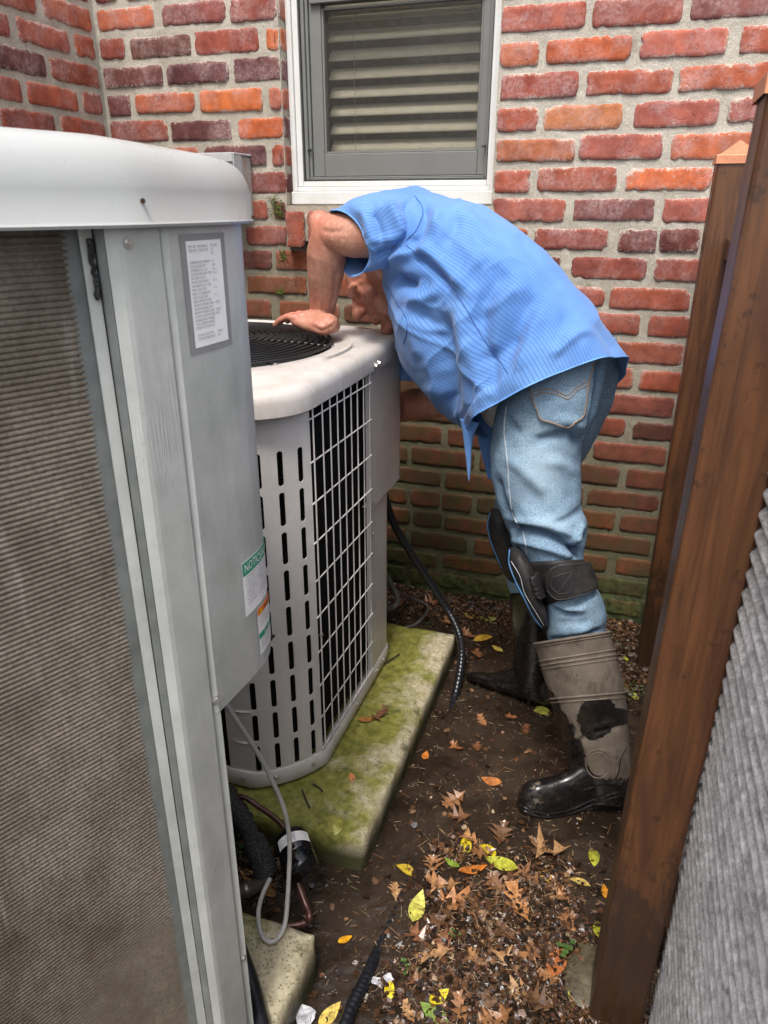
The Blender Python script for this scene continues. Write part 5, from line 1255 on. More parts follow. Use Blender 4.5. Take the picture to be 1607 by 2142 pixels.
# --- body: head, neck, trunk, arms and hands as one continuous skin
bv, bf = [], []
def addb(vf):
    v, f = vf; b = len(bv); bv.extend([tuple(p) for p in v]); bf.extend([tuple(i + b for i in q) for q in f])
def limb(pts, r, n=20): addb(blob_tube(pts, r, n))
sh_n, sh_f = at(845, 482, 1.56), at(870, 510, 1.79)
trunk = [at(822, 505, 1.68), at(900, 570, 1.65), at(985, 655, 1.61), at(1070, 745, 1.57), at(1145, 815, 1.54)]
addb(blob_tube(trunk, [.075, .095, .10, .095, .085], 24))
limb([sh_n, at(822, 505, 1.68), sh_f], [.045, .06, .05])
# near (left) arm
el = at(684, 486, 1.56)
limb([sh_n, at(790, 490, 1.545), at(740, 492, 1.545), at(700, 486, 1.555)], [.046, .047, .046, .042], 24)
limb([at(676, 478, 1.56), at(670, 466, 1.562)], [.030, .026], 16)
limb([at(690, 492, 1.56), at(684, 530, 1.57), at(681, 575, 1.585), at(677, 620, 1.60), at(674, 650, 1.61), at(675, 676, 1.615)], [.041, .0445, .041, .033, .029, .029], 24)
# hand flat on the lid: palm, four fingers, thumb
ZL = .985
palm0 = atz(678, 682, ZL + .012) ; 
hd = np.array([-.93, .37, 0]); hd /= np.linalg.norm(hd); sd_ = np.array([hd[1], -hd[0], 0])   # towards the little finger (near side)
sd_ = -sd_ if sd_[1] > 0 else sd_
up_ = np.array([0, 0, 1.0])
pc = palm0
def H(a, b, c): return pc + hd * a + sd_ * b + up_ * c
limb([H(-.014, 0, .006), H(.03, .0, .010), H(.062, .0, .014)], [.024, .020, .0155])
limb([H(-.014, .016, .000), H(.03, .026, .004), H(.062, .030, .009)], [.019, .0155, .0120])
limb([H(-.010, -.018, .000), H(.03, -.026, .006), H(.064, -.028, .010)], [.018, .0155, .0125])
for b_, L1, L2, L3, r_, sp_ in ((.033, .020, .017, .014, .0078, .008), (.012, .028, .022, .017, .0084, .003), (-.010, .030, .024, .018, .0088, -.004), (-.032, .027, .022, .017, .0084, -.012)):
    k0 = H(.058, b_, .016); k1 = H(.062 + L1, b_ + sp_ * .5, .017); k2 = H(.066 + L1 + L2, b_ + sp_, .008); k3 = H(.066 + L1 + L2 + L3, b_ + sp_ * 1.3, -.004)
    limb([k0, k1], [r_ * 1.15, r_ * 1.02], 14); limb([k1, k2], [r_ * 1.02, r_ * .95], 14); limb([k2, k3], [r_ * .95, r_ * .78], 14)
limb([H(.0, -.03, .004), H(.028, -.052, .004), H(.052, -.062, .002), H(.074, -.066, -.002)], [.015, .0125, .0105, .0088], 14)
# far (right) arm reaching down behind the unit
limb([sh_f, at(905, 640, 1.82), at(915, 780, 1.82)], [.06, .055, .046], 20)
limb([at(917, 800, 1.82), at(905, 842, 1.82), at(870, 846, 1.84), at(835, 853, 1.87), at(800, 872, 1.91), at(780, 886, 1.94)], [.042, .046, .044, .040, .032, .027], 24)
rc_ = at(762, 898, 1.945)
limb([at(778, 888, 1.94), rc_], [.027, .030])
for k in range(4):
    o_ = np.array([-.030, -.020 + .018 * k, -.006]); limb([rc_ + o_ * .6, rc_ + o_ + np.array([-.018, 0, -.018]), rc_ + o_ + np.array([-.014, 0, -.042]), rc_ + o_ + np.array([.004, 0, -.055])], [.010, .0088, .0082, .0072], 12)
limb([rc_ + np.array([0, -.02, .01]), rc_ + np.array([-.02, -.045, -.005]), rc_ + np.array([-.03, -.05, -.03])], [.012, .010, .008], 12)
# neck and head: crown up-left, face down-left, tilted to the wall
e_r = RT; e_u = UP; e_f = -FW
crown = -.62 * e_r + .72 * e_u + .10 * e_f; crown /= np.linalg.norm(crown)
face = -.74 * e_r - .62 * e_u + .05 * e_f; face -= crown * (face @ crown); face /= np.linalg.norm(face)
side = np.cross(face, crown)                                  # towards the camera or away
if side @ (CAM - at(790, 590, 1.78)) < 0: side = -side
hc = at(803, 583, 1.775); s_ = .0115 * 9.2
def HP(f_, s2, c_): return hc + face * f_ + side * s2 + crown * c_
RM = np.stack([face, side, crown], 1)
def ell(c, rad, n=20, m_=14): addb(sphere_geo(c, rad, n, m_, RM))
ell(HP(-.008, 0, .022), (.092, .074, .088)); ell(HP(.022, 0, -.012), (.070, .062, .085)); ell(HP(.028, 0, -.068), (.052, .050, .042))
ell(HP(.068, 0, -.098), (.022, .026, .018))                                            # chin
ell(HP(.078, 0, .026), (.014, .052, .013))                                             # brow
for sg_ in (1, -1):
    ell(HP(.058, .040 * sg_, -.014), (.026, .022, .020)); ell(HP(.068, .032 * sg_, .008), (.013, .014, .012)); ell(HP(.045, .046 * sg_, -.055), (.028, .016, .034))
    ell(HP(.012, .073 * sg_, -.004), (.020, .008, .030)); ell(HP(.010, .080 * sg_, .010), (.014, .006, .014))
limb([HP(.082, 0, .012), HP(.098, 0, -.012), HP(.108, 0, -.026)], [.009, .011, .0135], 12)   # nose
for sg_ in (1, -1): ell(HP(.096, .012 * sg_, -.028), (.010, .0085, .009))
limb([HP(.080, -.020, -.058), HP(.088, 0, -.056), HP(.080, .020, -.058)], [.006, .0075, .006], 10); limb([HP(.078, -.018, -.067), HP(.085, 0, -.068), HP(.078, .018, -.067)], [.006, .008, .006], 10)
limb([HP(-.02, 0, -.05), at(812, 560, 1.74), at(822, 510, 1.69)], [.060, .060, .068], 20)
# pelvis and legs inside the jeans
pel = at(1165, 800, 1.53)
addb(blob_tube([pel + np.array([0, -.06, 0]), pel + np.array([0, .07, 0])], [.07, .07], 20))
NL = [(1155, 800, 1.46), (1130, 930, 1.43), (1135, 1060, 1.415), (1155, 1170, 1.405), (1203, 1290, 1.385), (1235, 1500, 1.37), (1262, 1620, 1.36)]
FL_ = [(1165, 800, 1.62), (1140, 900, 1.64), (1110, 1050, 1.65), (1100, 1150, 1.665), (1110, 1280, 1.68), (1110, 1400, 1.69)]
limb([at(*p) for p in NL], [.055, .055, .048, .040, .038, .034, .030], 20); limb([at(*p) for p in FL_], [.055, .052, .046, .040, .036, .030], 20)
limb([at(1262, 1640, 1.36), at(1180, 1672, 1.332), at(1130, 1682, 1.312)], [.025, .022, .018], 16); limb([at(1110, 1425, 1.685), at(1060, 1428, 1.70), at(1020, 1424, 1.715)], [.022, .018, .014], 16)
me = remesh(bv, bf, .0029, 3, 'body'); me.materials.append(SKIN)
co = get_co(me); rd = np.zeros(len(co))
for c_, r_, a_ in ((at(670, 466, 1.54), .045, .8), (H(.08, .02, .02), .06, .9), (H(-.01, .02, 0), .04, .6), (hc + face * .08, .09, .75), (at(860, 850, 1.87), .12, .45)):
    rd = np.maximum(rd, a_ * np.exp(-((np.linalg.norm(co - c_, axis=1) / r_) ** 2)))
set_attr(me, 'ruddy', rd)
no = get_no(me)
TD = [([(665, 560), (672, 610), (668, 660)], 4, .0016), ([(690, 550), (692, 600), (684, 650)], 4, .0014), ([(705, 560), (700, 610), (690, 655)], 3.5, -.0012), ([(650, 680), (672, 692), (700, 680)], 3.5, -.0022), ([(655, 672), (676, 684), (703, 668)], 3.5, .0016), ([(730, 545), (712, 560), (700, 590)], 6, -.003), ([(668, 478), (690, 486), (722, 480)], 6, -.0030), ([(640, 655), (622, 660), (612, 668)], 3, .0015), ([(645, 665), (628, 672)], 3, -.001), ([(742, 608), (748, 618), (756, 622)], 3.2, -.006), ([(752, 612), (764, 616), (774, 626)], 4, .0025), ([(745, 585), (760, 580)], 3, -.0014), ([(750, 590), (768, 592)], 3, .001)]
co = co + no * folds(co, no, TD)[:, None]; set_co(me, co)
body = link('body', me, man)
# hair: short cap on the back of the head
hv, hf = sphere_geo(HP(-.016, 0, .030), (.092, .079, .088), 30, 20, RM); hv = np.array(hv)
hv = np.array([p + 0.003 * noise.noise(Vector(p) * 90) * np.ones(3) for p in hv])
keep = [q for q in hf if all(((hv[i] - hc) @ face) < .035 + .3 * max(0, ((hv[i] - hc) @ crown) - .05) and ((hv[i] - hc) @ crown) > -.05 - .6 * ((hv[i] - hc) @ face) * 0 for i in q)]
HAIR = simple('grey_hair', (0.10, 0.075, 0.06), 0.8, var=.5, sc=300); link('hair', mesh('hair', hv, keep, HAIR, True), body)
for sg_ in (1, -1):
    v, f = sphere_geo(HP(.0655, .033 * sg_, .002), (.0105, .012, .007), 12, 8, RM); eo = link('eye', mesh('eye', v, f, simple('eye_dark', (.05, .03, .025), .25), True), body)

# --- jeans
jv, jf = [], []
def addj(R, c0=True, c1=True):
    v, f = ring_mesh(R, c0, c1); b = len(jv); jv.extend([tuple(p) for p in v]); jf.extend([tuple(i + b for i in q) for q in f])
near = [IS((1105, 700), (1268, 690), 1.50, .13), IS((1085, 760), (1270, 740), 1.475, .115), IS((1052, 830), (1262, 800), 1.455, .108), IS((1034, 885), (1247, 865), 1.445, .10), IS((1027, 940), (1219, 930), 1.44, .095), IS((1029, 1000), (1215, 1000), 1.43, .092), IS((1043, 1055), (1217, 1058), 1.42, .088),
        IS((1060, 1105), (1229, 1095), 1.415, .085), IS((1082, 1148), (1222, 1160), 1.41, .078), IS((1108, 1200), (1226, 1212), 1.40, .070), IS((1132, 1242), (1250, 1238), 1.395, .068), IS((1141, 1290), (1269, 1285), 1.39, .066), IS((1146, 1345), (1268, 1335), 1.385, .060), IS((1155, 1400), (1270, 1390), 1.38, .055)]
addj(stations(near, 90, 64))
farl = [IS((1120, 700), (1290, 705), 1.60, .12), IS((1110, 770), (1297, 770), 1.63, .105), IS((1098, 840), (1278, 850), 1.64, .10), IS((1075, 920), (1240, 930), 1.645, .09), IS((1052, 1000), (1200, 1000), 1.65, .085), IS((1034, 1060), (1175, 1075), 1.655, .078), IS((1044, 1120), (1165, 1150), 1.66, .07), IS((1060, 1200), (1165, 1220), 1.665, .062), IS((1072, 1290), (1155, 1290), 1.67, .055)]
addj(stations(farl, 60, 64))
me = remesh(jv, jf, .0042, 3, 'jeans'); me.materials.append(DENIM)
co = get_co(me); no = get_no(me)
JS = [([(1060, 1100), (1110, 1108), (1160, 1125), (1200, 1150), (1222, 1160)], 7, -.014), ([(1068, 1086), (1120, 1092), (1175, 1108), (1215, 1132)], 9, .010), ([(1062, 1125), (1110, 1135), (1160, 1150), (1200, 1168)], 8, .008),
      ([(1228, 1090), (1205, 1120), (1180, 1145)], 7, .007), ([(1226, 1110), (1215, 1140), (1205, 1165)], 6, -.008), ([(1225, 1060), (1190, 1085), (1150, 1098)], 8, -.005), ([(1080, 1060), (1130, 1085), (1180, 1090)], 10, .004),
      ([(1160, 1270), (1185, 1283), (1215, 1287)], 6, -.009), ([(1150, 1262), (1190, 1272), (1230, 1275)], 7, .006), ([(1235, 1245), (1215, 1255), (1205, 1275)], 6, -.005), ([(1250, 1300), (1220, 1320), (1190, 1322)], 10, .005), ([(1160, 1310), (1190, 1300), (1240, 1305)], 8, -.003),
      ([(1055, 870), (1080, 900), (1100, 905)], 9, -.005), ([(1215, 935), (1190, 905), (1150, 915), (1110, 925)], 10, -.007), ([(1230, 900), (1190, 880), (1150, 880)], 12, .006), ([(1216, 1000), (1180, 975), (1130, 960)], 13, .005), ([(1050, 950), (1100, 990), (1150, 1040)], 14, .004), ([(1170, 960), (1190, 1010), (1195, 1060)], 12, -.003),
      ([(1040, 1000), (1055, 1060), (1080, 1095)], 6, -.006), ([(1095, 1000), (1120, 1040), (1150, 1060)], 14, -.003), ([(1254, 740), (1250, 800), (1240, 860), (1218, 920)], 5, -.010), ([(1100, 790), (1120, 830), (1125, 870)], 9, .003), ([(1140, 1340), (1200, 1335), (1265, 1318)], 6, -.006)]
hh = folds(co, no, JS)
flat = np.array([noise.noise(Vector((p[0] * 12, p[1] * 12, p[2] * 12))) * .004 + noise.noise(Vector((p[0] * 28, p[1] * 28, p[2] * 30))) * .0022 for p in co])
uvp = proj(co); set_attr(me, 'crease', np.clip(-hh / .008, 0, 1));  # deeper folds get more of the painted shade
wear = np.zeros(len(co))
for x, y, rx, ry, a_ in ((1130, 980, 60, 90, .9), (1160, 1090, 50, 18, .8), (1190, 830, 45, 30, .5), (1200, 1290, 50, 40, .5), (1100, 900, 40, 30, .5)): wear = np.maximum(wear, a_ * np.exp(-((uvp[:, 0] - x) / rx) ** 2 - ((uvp[:, 1] - y) / ry) ** 2))
set_attr(me, 'wear', wear)
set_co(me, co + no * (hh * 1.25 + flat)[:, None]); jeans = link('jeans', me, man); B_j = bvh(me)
# side seam, hip pocket with stitching
cord('side_seam', [B_j], [(1060, 850), (1055, 900), (1062, 970), (1066, 1030), (1072, 1070), (1086, 1104)], .0016, STITCH, jeans, .0002, 12)
cord('side_seam', [B_j], [(1094, 1112), (1100, 1140), (1102, 1160)], .0016, STITCH, jeans, .0002, 8)
def patch(name, trees, poly, mat, par, off=.0022, step=4.0):
    poly = np.array(poly, float); x0, y0 = poly.min(0); x1, y1 = poly.max(0)
    def inside(x, y):
        c = False; n = len(poly)
        for i in range(n):
            (xa, ya), (xb, yb) = poly[i], poly[(i + 1) % n]
            if (ya > y) != (yb > y) and x < (xb - xa) * (y - ya) / (yb - ya) + xa: c = not c
        return c
    nx, ny = int((x1 - x0) / step) + 2, int((y1 - y0) / step) + 2; ids = {}; v = []; f = []
    def snap(x, y):
        if inside(x, y): return (x, y)
        best = None
        for i in range(len(poly)):
            a, b = poly[i], poly[(i + 1) % len(poly)]; d = b - a; t = min(1, max(0, ((x - a[0]) * d[0] + (y - a[1]) * d[1]) / (d @ d))); q = a + t * d; e = (q[0] - x) ** 2 + (q[1] - y) ** 2
            if best is None or e < best[0]: best = (e, q)
        return tuple(best[1]) if best[0] < (step * 1.0) ** 2 else None
    for j in range(ny + 1):
        for i in range(nx + 1):
            q = snap(x0 + i * step, y0 + j * step)
            if q is None: continue
            d = V(ray(*q)).normalized(); bb = None
            for t in trees:
                h_ = t.ray_cast(V(CAM), d)
                if h_[0] is not None and (bb is None or h_[3] < bb[1]): bb = (h_[0], h_[3], h_[1])
            if bb is None: continue
            nn = bb[2] if bb[2].dot(d) < 0 else -bb[2]
            ids[(i, j)] = len(v); v.append(bb[0] + nn * off)
    for (i, j) in ids:
        q = [ids.get(k) for k in ((i, j), (i + 1, j), (i + 1, j + 1), (i, j + 1))]; q = [k for k in q if k is not None]
        if len(q) >= 3:
            ds = [(v[a] - v[b]).length for a, b in zip(q, q[1:] + q[:1])]
            if max(ds) < .03: f.append(tuple(q))
    me = mesh(name, v, f, mat, True); bm = bmesh.new(); bm.from_mesh(me); bmesh.ops.remove_doubles(bm, verts=bm.verts, dist=.0002); bmesh.ops.dissolve_degenerate(bm, edges=bm.edges, dist=.0001); bmesh.ops.recalc_face_normals(bm, faces=bm.faces); bm.to_mesh(me); bm.free()
    o = link(name, me, par); md = o.modifiers.new('cloth', 'SOLIDIFY'); md.thickness = off * 1.2; md.offset = 0; return o
PK = [(1101, 785), (1113, 830), (1126, 870), (1134, 881), (1160, 888), (1186, 894), (1200, 888), (1222, 868), (1232, 800), (1246, 745), (1180, 752), (1120, 770)]
pk = patch('pocket', [B_j], PK, DENIM, jeans, .0026); set_attr(pk.data, 'wear', [.25] * len(pk.data.vertices)); set_attr(pk.data, 'crease', [.25] * len(pk.data.vertices))
cord('pocket_stitch', [B_j], [(1104, 790), (1117, 832), (1129, 868), (1137, 877), (1161, 884), (1186, 890), (1199, 884), (1219, 865), (1229, 800), (1241, 752)], .0011, STITCHO, pk, .0048, 8)
cord('pocket_stitch', [B_j], [(1114, 822), (1140, 814), (1165, 818), (1186, 826), (1205, 808), (1232, 796)], .0009, STITCHO, pk, .0048, 8); cord('pocket_stitch', [B_j], [(1115, 830), (1140, 821), (1165, 825), (1187, 833), (1207, 815), (1232, 803)], .0009, STITCHO, pk, .0048, 8)

# --- boots
def boot(name, shaft, footst, ribs, label, hi):
    b0 = thing_part = None
    v1, f1 = ring_mesh(stations(shaft, 60, 48), True, True); v2, f2 = ring_mesh(stations(footst, 50, 48), True, True)
    vv = [tuple(p) for p in v1] + [tuple(p) for p in v2]; ff = list(f1) + [tuple(i + len(v1) for i in q) for q in f2]
    me = remesh(vv, ff, .0032, 3, name); me.materials.append(BOOT); return me
nsh = [IS((1118, 1347), (1276, 1322), 1.375, .080), IS((1126, 1375), (1284, 1350), 1.375, .079), IS((1138, 1420), (1298, 1400), 1.372, .076), IS((1148, 1455), (1306, 1440), 1.370, .073), IS((1160, 1495), (1313, 1490), 1.368, .068), IS((1176, 1540), (1317, 1540), 1.366, .062), IS((1188, 1590), (1322, 1590), 1.363, .056), IS((1190, 1630), (1328, 1640), 1.362, .052), IS((1200, 1680), (1328, 1690), 1.362, .048)]
# foot: sections from heel to toe (top, bottom)
def FSn(T, B, Y, d): return IS(T, B, Y, d)
nft = [FSn((1332, 1610), (1326, 1696), 1.385, .028), FSn((1312, 1590), (1308, 1702), 1.378, .042), FSn((1270, 1580), (1270, 1704), 1.366, .046), FSn((1225, 1588), (1228, 1712), 1.350, .046), FSn((1185, 1612), (1190, 1722), 1.334, .050), FSn((1150, 1624), (1158, 1728), 1.320, .055), FSn((1118, 1630), (1124, 1724), 1.308, .055), FSn((1093, 1641), (1098, 1714), 1.300, .044), FSn((1082, 1668), (1085, 1700), 1.296, .022)]
me = boot('boot', nsh, nft, None, '', 0)
co = get_co(me); no = get_no(me); uvp = proj(co)
BS = [([(1200, 1560), (1240, 1535), (1300, 1520)], 5, -.004), ([(1195, 1550), (1240, 1522), (1300, 1508)], 6, .003), ([(1190, 1600), (1215, 1580), (1240, 1575)], 8, -.003)]
set_co(me, co + no * folds(co, no, BS)[:, None])
mud_ = np.clip((1660 - uvp[:, 1]) / 60, 0, 1) * .95
for x, y, rx, ry in ((1252, 1500, 42, 38), (1300, 1500, 22, 16), (1240, 1530, 20, 18)): mud_ -= 1.5 * np.exp(-(((uvp[:, 0] - x) / rx) ** 2 + ((uvp[:, 1] - y) / ry) ** 2) ** 2)
edge_l = np.interp(uvp[:, 1], [1345, 1400, 1450, 1500, 1560, 1620, 1700], [1100, 1118, 1148, 1178, 1208, 1225, 1300]); mud_ -= np.clip((edge_l + 22 - uvp[:, 0]) / 22, 0, 1) * .75
mud_ = np.clip(mud_, 0, 1.0); toe = (uvp[:, 1] > 1615) & (uvp[:, 0] < 1160); mud_[toe] = .42 * np.exp(-((uvp[toe, 0] - 1120) / 30) ** 2) 
set_attr(me, 'mud', mud_)
nb = link('boot', me, man); nb['label'] = 'near boot caked in pale dried mud'; B_b = bvh(me)
def rim(name, st_a, r, par, mat, mudv=.7):
    R_ = stations([st_a, st_a], 2, 64)[0]; P_ = np.vstack([R_, R_[:1]]); g = G(); g.tube(P_, r, 8, cap=False); o = g.obj(name, mat, par, True); set_attr(o.data, 'mud', [mudv] * len(o.data.vertices)); return o
def at_sh(y, grow=1.012):
    i = np.interp(y, [s[0] for s in SHY], range(len(SHY))); a = int(min(i, len(SHY) - 2)); t = i - a; S0, S1 = nsh[a], nsh[a + 1]
    q = [np.array(S0[k]) * (1 - t) + np.array(S1[k]) * t for k in range(4)]; c = (q[0] + q[1]) / 2; return tuple(c + (p - c) * grow for p in q)
SHY = [(1347,), (1375,), (1420,), (1455,), (1495,), (1540,), (1590,), (1630,), (1680,)]
for y, r in ((1347, .0030), (1353, .0016), (1383, .0018), (1392, .0018), (1400, .0013), (1462, .0022), (1470, .0016)): rim('boot_rib', at_sh(y, 1.006), r, nb, BOOT, .78)
# inner mouth of the boot
g = G(); R_ = stations([at_sh(1347, .97), at_sh(1353, .97)], 2, 48); g.add(R_[0] + np.array([0, 0, .0006]), [tuple(range(48))]); g.obj('boot_mouth', DARK, nb)
def ring_emblem(B, cx_, cy_, rx, ry, par, r, mudv):
    P_ = drape([B], [(cx_ + rx * cos(a), cy_ + ry * sin(a)) for a in np.linspace(0, 2 * pi, 25)], .0006, 2); g = G(); g.tube(P_, r, 6); o = g.obj('boot_emblem', BOOT, par, True); set_attr(o.data, 'mud', [mudv] * len(o.data.vertices))
ring_emblem(B_b, 1252, 1597, 26, 30, nb, .0014, .72); ring_emblem(B_b, 1252, 1597, 19, 23, nb, .0010, .72)
for pts, r in (([(1180, 1640), (1200, 1655), (1230, 1650), (1262, 1640), (1290, 1625), (1298, 1590), (1310, 1565)], .0013), ([(1085, 1682), (1120, 1697), (1160, 1700), (1200, 1690), (1240, 1672), (1280, 1660), (1312, 1655)], .0024), ([(1084, 1689), (1120, 1705), (1160, 1708), (1205, 1697), (1245, 1680), (1285, 1668), (1315, 1663)], .0018)):
    o = cord('sole_edge', [B_b], pts, r, BOOT, nb, .0004, 8)
    if o: set_attr(o.data, 'mud', [.15] * len(o.data.vertices))
fsh = [IS((1066, 1240), (1166, 1240), 1.67, .072), IS((1068, 1290), (1166, 1290), 1.672, .070), IS((1072, 1340), (1160, 1340), 1.676, .066), IS((1072, 1390), (1158, 1390), 1.68, .058), IS((1070, 1425), (1158, 1430), 1.685, .052), IS((1075, 1455), (1158, 1478), 1.69, .048)]
fft = [IS((1166, 1420), (1160, 1482), 1.675, .030), IS((1140, 1395), (1140, 1480), 1.682, .044), IS((1100, 1388), (1102, 1466), 1.69, .046), IS((1062, 1398), (1064, 1455), 1.70, .046), IS((1025, 1408), (1027, 1442), 1.712, .048), IS((995, 1405), (998, 1430), 1.722, .044), IS((974, 1408), (978, 1424), 1.73, .028)]
me = boot('boot', fsh, fft, None, '', 0)
co = get_co(me); set_attr(me, 'mud', [.08] * len(co)); fbt = link('boot', me, man); fbt['label'] = 'wet black far boot'; B_fb = bvh(me)
ring_emblem(B_fb, 1108, 1428, 17, 20, fbt, .0014, .1); ring_emblem(B_fb, 1108, 1428, 11, 14, fbt, .0012, .1)

# --- knee pads
def kneepad(st, name, label, tone=NEO):
    R_ = stations(st, 40, 40, power=.8); v, f = ring_mesh(R_, True, True); me = remesh(v, f, .003, 2, name); me.materials.append(tone); o = link(name, me, man); 
    if label: o['label'] = label
    return o
kst = [IS((1063, 1145), (1085, 1143), 1.395, .040), IS((1064, 1175), (1100, 1160), 1.385, .066), IS((1072, 1205), (1118, 1195), 1.378, .072), IS((1087, 1240), (1132, 1240), 1.372, .070), IS((1104, 1275), (1145, 1285), 1.37, .062), IS((1120, 1300), (1147, 1312), 1.37, .046), IS((1132, 1314), (1143, 1320), 1.372, .025)]
kp = kneepad(kst, 'knee_pad', 'muddy near knee pad with blue piping'); B_k = bvh(kp.data)
g = G(); PB = [s[0] for s in kst]; PB = catmull([np.array(s[0]) * .25 + np.array(s[2]) * .75 for s in kst], 40)
cord('pad_piping', [B_k], [(1067, 1150), (1066, 1178), (1078, 1212), (1096, 1248), (1116, 1288), (1134, 1312)], .0016, BLUEP, kp, .0008, 8)
cord('pad_stitching', [B_k], [(1070, 1174), (1088, 1205), (1098, 1240), (1118, 1275), (1138, 1308)], .0006, WTHREAD, kp, .0006, 8)
def band(name, s0, s1, grow, mat, par):
    R_ = stations([s0, s1], 10, 64); c = R_.mean(1, keepdims=True); R_ = c + (R_ - c) * grow
    R_ = R_ * 1.0; v, f = ring_mesh(R_); me = mesh(name, v, f, mat, True); o = link(name, me, par); md = o.modifiers.new('thick', 'SOLIDIFY'); md.thickness = .003; md.offset = 1; return o
b0, b1 = IS((1092, 1178), (1222, 1170), 1.404, .083), IS((1140, 1268), (1248, 1232), 1.394, .078)
bd = band('knee_strap', b0, b1, 1.0, NEO, kp); B_bd = bvh(bd.data)
fl = patch('strap_flap', [B_bd], [(1146, 1200), (1152, 1185), (1166, 1177), (1190, 1176), (1222, 1178), (1234, 1205), (1243, 1236), (1200, 1247), (1180, 1252), (1163, 1246), (1150, 1228)], NEO, kp, .0075, 4)
patch('strap_tab', [B_bd, B_k], [(1106, 1208), (1118, 1200), (1124, 1206), (1138, 1243), (1137, 1249), (1124, 1253), (1118, 1246)], NEO, kp, .0068, 3)
THK = simple('dark_thread', (0.035, 0.033, 0.034), .7)
for pts in ([(1152, 1226), (1150, 1202), (1158, 1186), (1172, 1181), (1222, 1181)], [(1152, 1228), (1165, 1243), (1182, 1248), (1240, 1235)], [(1158, 1204), (1166, 1200), (1190, 1196), (1178, 1222), (1170, 1232), (1160, 1222), (1158, 1204)], [(1190, 1198), (1192, 1232), (1170, 1236)]):
    cord('strap_stitch', [B_bd], pts, .0009, THK, fl, .0125, 7)
kf = [IS((1028, 1063), (1050, 1066), 1.645, .045), IS((1019, 1090), (1062, 1085), 1.64, .066), IS((1022, 1125), (1070, 1120), 1.64, .070), IS((1034, 1160), (1080, 1165), 1.642, .068), IS((1050, 1195), (1082, 1205), 1.645, .055), IS((1066, 1215), (1080, 1222), 1.65, .03)]
kp2 = kneepad(kf, 'knee_pad', 'wet black far knee pad'); B_k2 = bvh(kp2.data)
cord('pad_piping', [B_k2], [(1026, 1072), (1021, 1095), (1025, 1125), (1036, 1155), (1050, 1188)], .0013, BLUEP, kp2, .0008, 8)
b0, b1 = IS((1040, 1085), (1168, 1085), 1.66, .078), IS((1052, 1150), (1168, 1150), 1.665, .074); band('knee_strap', b0, b1, 1.0, NEO, kp2)
# ---------------------------------------------------------------- leaves, litter, stones
def leaf_ovate(L, W, curl, rr_):
    n = 8; v = []; 
    for i in range(n + 1):
        t = i / n; w_ = W * (sin(pi * t ** .85) ** .9) * (1 - .15 * t) + 1e-4; z = curl * L * (t - .5) ** 2 * 2
        v += [(-w_, (t - .5) * L, z + abs(curl) * w_ * .6), (0, (t - .5) * L, z - .0004), (w_, (t - .5) * L, z + abs(curl) * w_ * .6 * rr_.uniform(.4, 1.4))]
    f = []
    for i in range(n): f += [(3 * i, 3 * i + 1, 3 * i + 4, 3 * i + 3), (3 * i + 1, 3 * i + 2, 3 * i + 5, 3 * i + 4)]
    b = len(v); v += [(-.0006, -.5 * L, 0), (.0006, -.5 * L, 0), (.0005, -.5 * L - L * .18, .001), (-.0005, -.5 * L - L * .18, .001)]; f.append((b, b + 1, b + 2, b + 3)); return v, f
def leaf_oak(L, W, curl, rr_):
    # pointed lobes either side of the midrib
    ts = [0, .13, .26, .34, .50, .56, .72, .77, .88, .92, 1.0]; ws = [.03, .14, .62, .22, 1.05, .24, .92, .26, .52, .16, .0]
    side_ = []
    for t, w_ in zip(ts, ws): side_.append((W * w_ * rr_.uniform(.55, 1.25), (t - .5) * L + (L * rr_.uniform(.03, .12) if w_ > .5 else 0)))
    v = []; n = len(ts)
    for (x, y), (x2, y2) in zip(side_, [(a * rr_.uniform(.6, 1.25), b + rr_.uniform(-.04, .04) * L) for a, b in side_]):
        c_ = curl * ((y / L) ** 2 * 2 * L)
        v += [(-x, y, c_ + abs(curl) * x * 1.1 * rr_.uniform(-.3, 1.5)), (0, y - L * .02, c_ - .0006), (x2, y2, c_ + abs(curl) * x2 * 1.1 * rr_.uniform(-.3, 1.5))]
    f = []
    for i in range(n - 1): f += [(3 * i, 3 * i + 1, 3 * i + 4, 3 * i + 3), (3 * i + 1, 3 * i + 2, 3 * i + 5, 3 * i + 4)]
    b = len(v); v += [(-.0007, -.5 * L, 0), (.0007, -.5 * L, 0), (.0005, -.5 * L - L * .22, .002), (-.0005, -.5 * L - L * .22, .002)]; f.append((b, b + 1, b + 2, b + 3)); return v, f
lr = random.Random(21)
VAR = {'ov': [mesh('leaf', *leaf_ovate(1, .24, c, lr), LEAF, True) for c in (.10, -.12, .2, -.2, .05)], 'ok': [mesh('oak_leaf', *leaf_oak(1, .40, c, lr), LEAF, False) for c in (.3, -.26, .5, -.45, .12, .4, -.6, .7, .2, -.15)]}
def surf(x, y):
    if -1.42 < x < -.378 and 1.015 < y < 1.83: return .081
    if -1.42 < x < -.384 and .1 < y < .8: return .096
    return max(gh(x, y), 0.0)
YC, YG, OR_, BR, TN, GR = (.62, .50, .03), (.40, .42, .05), (.55, .17, .03), (.36, .16, .07), (.50, .30, .15), (.17, .28, .04)
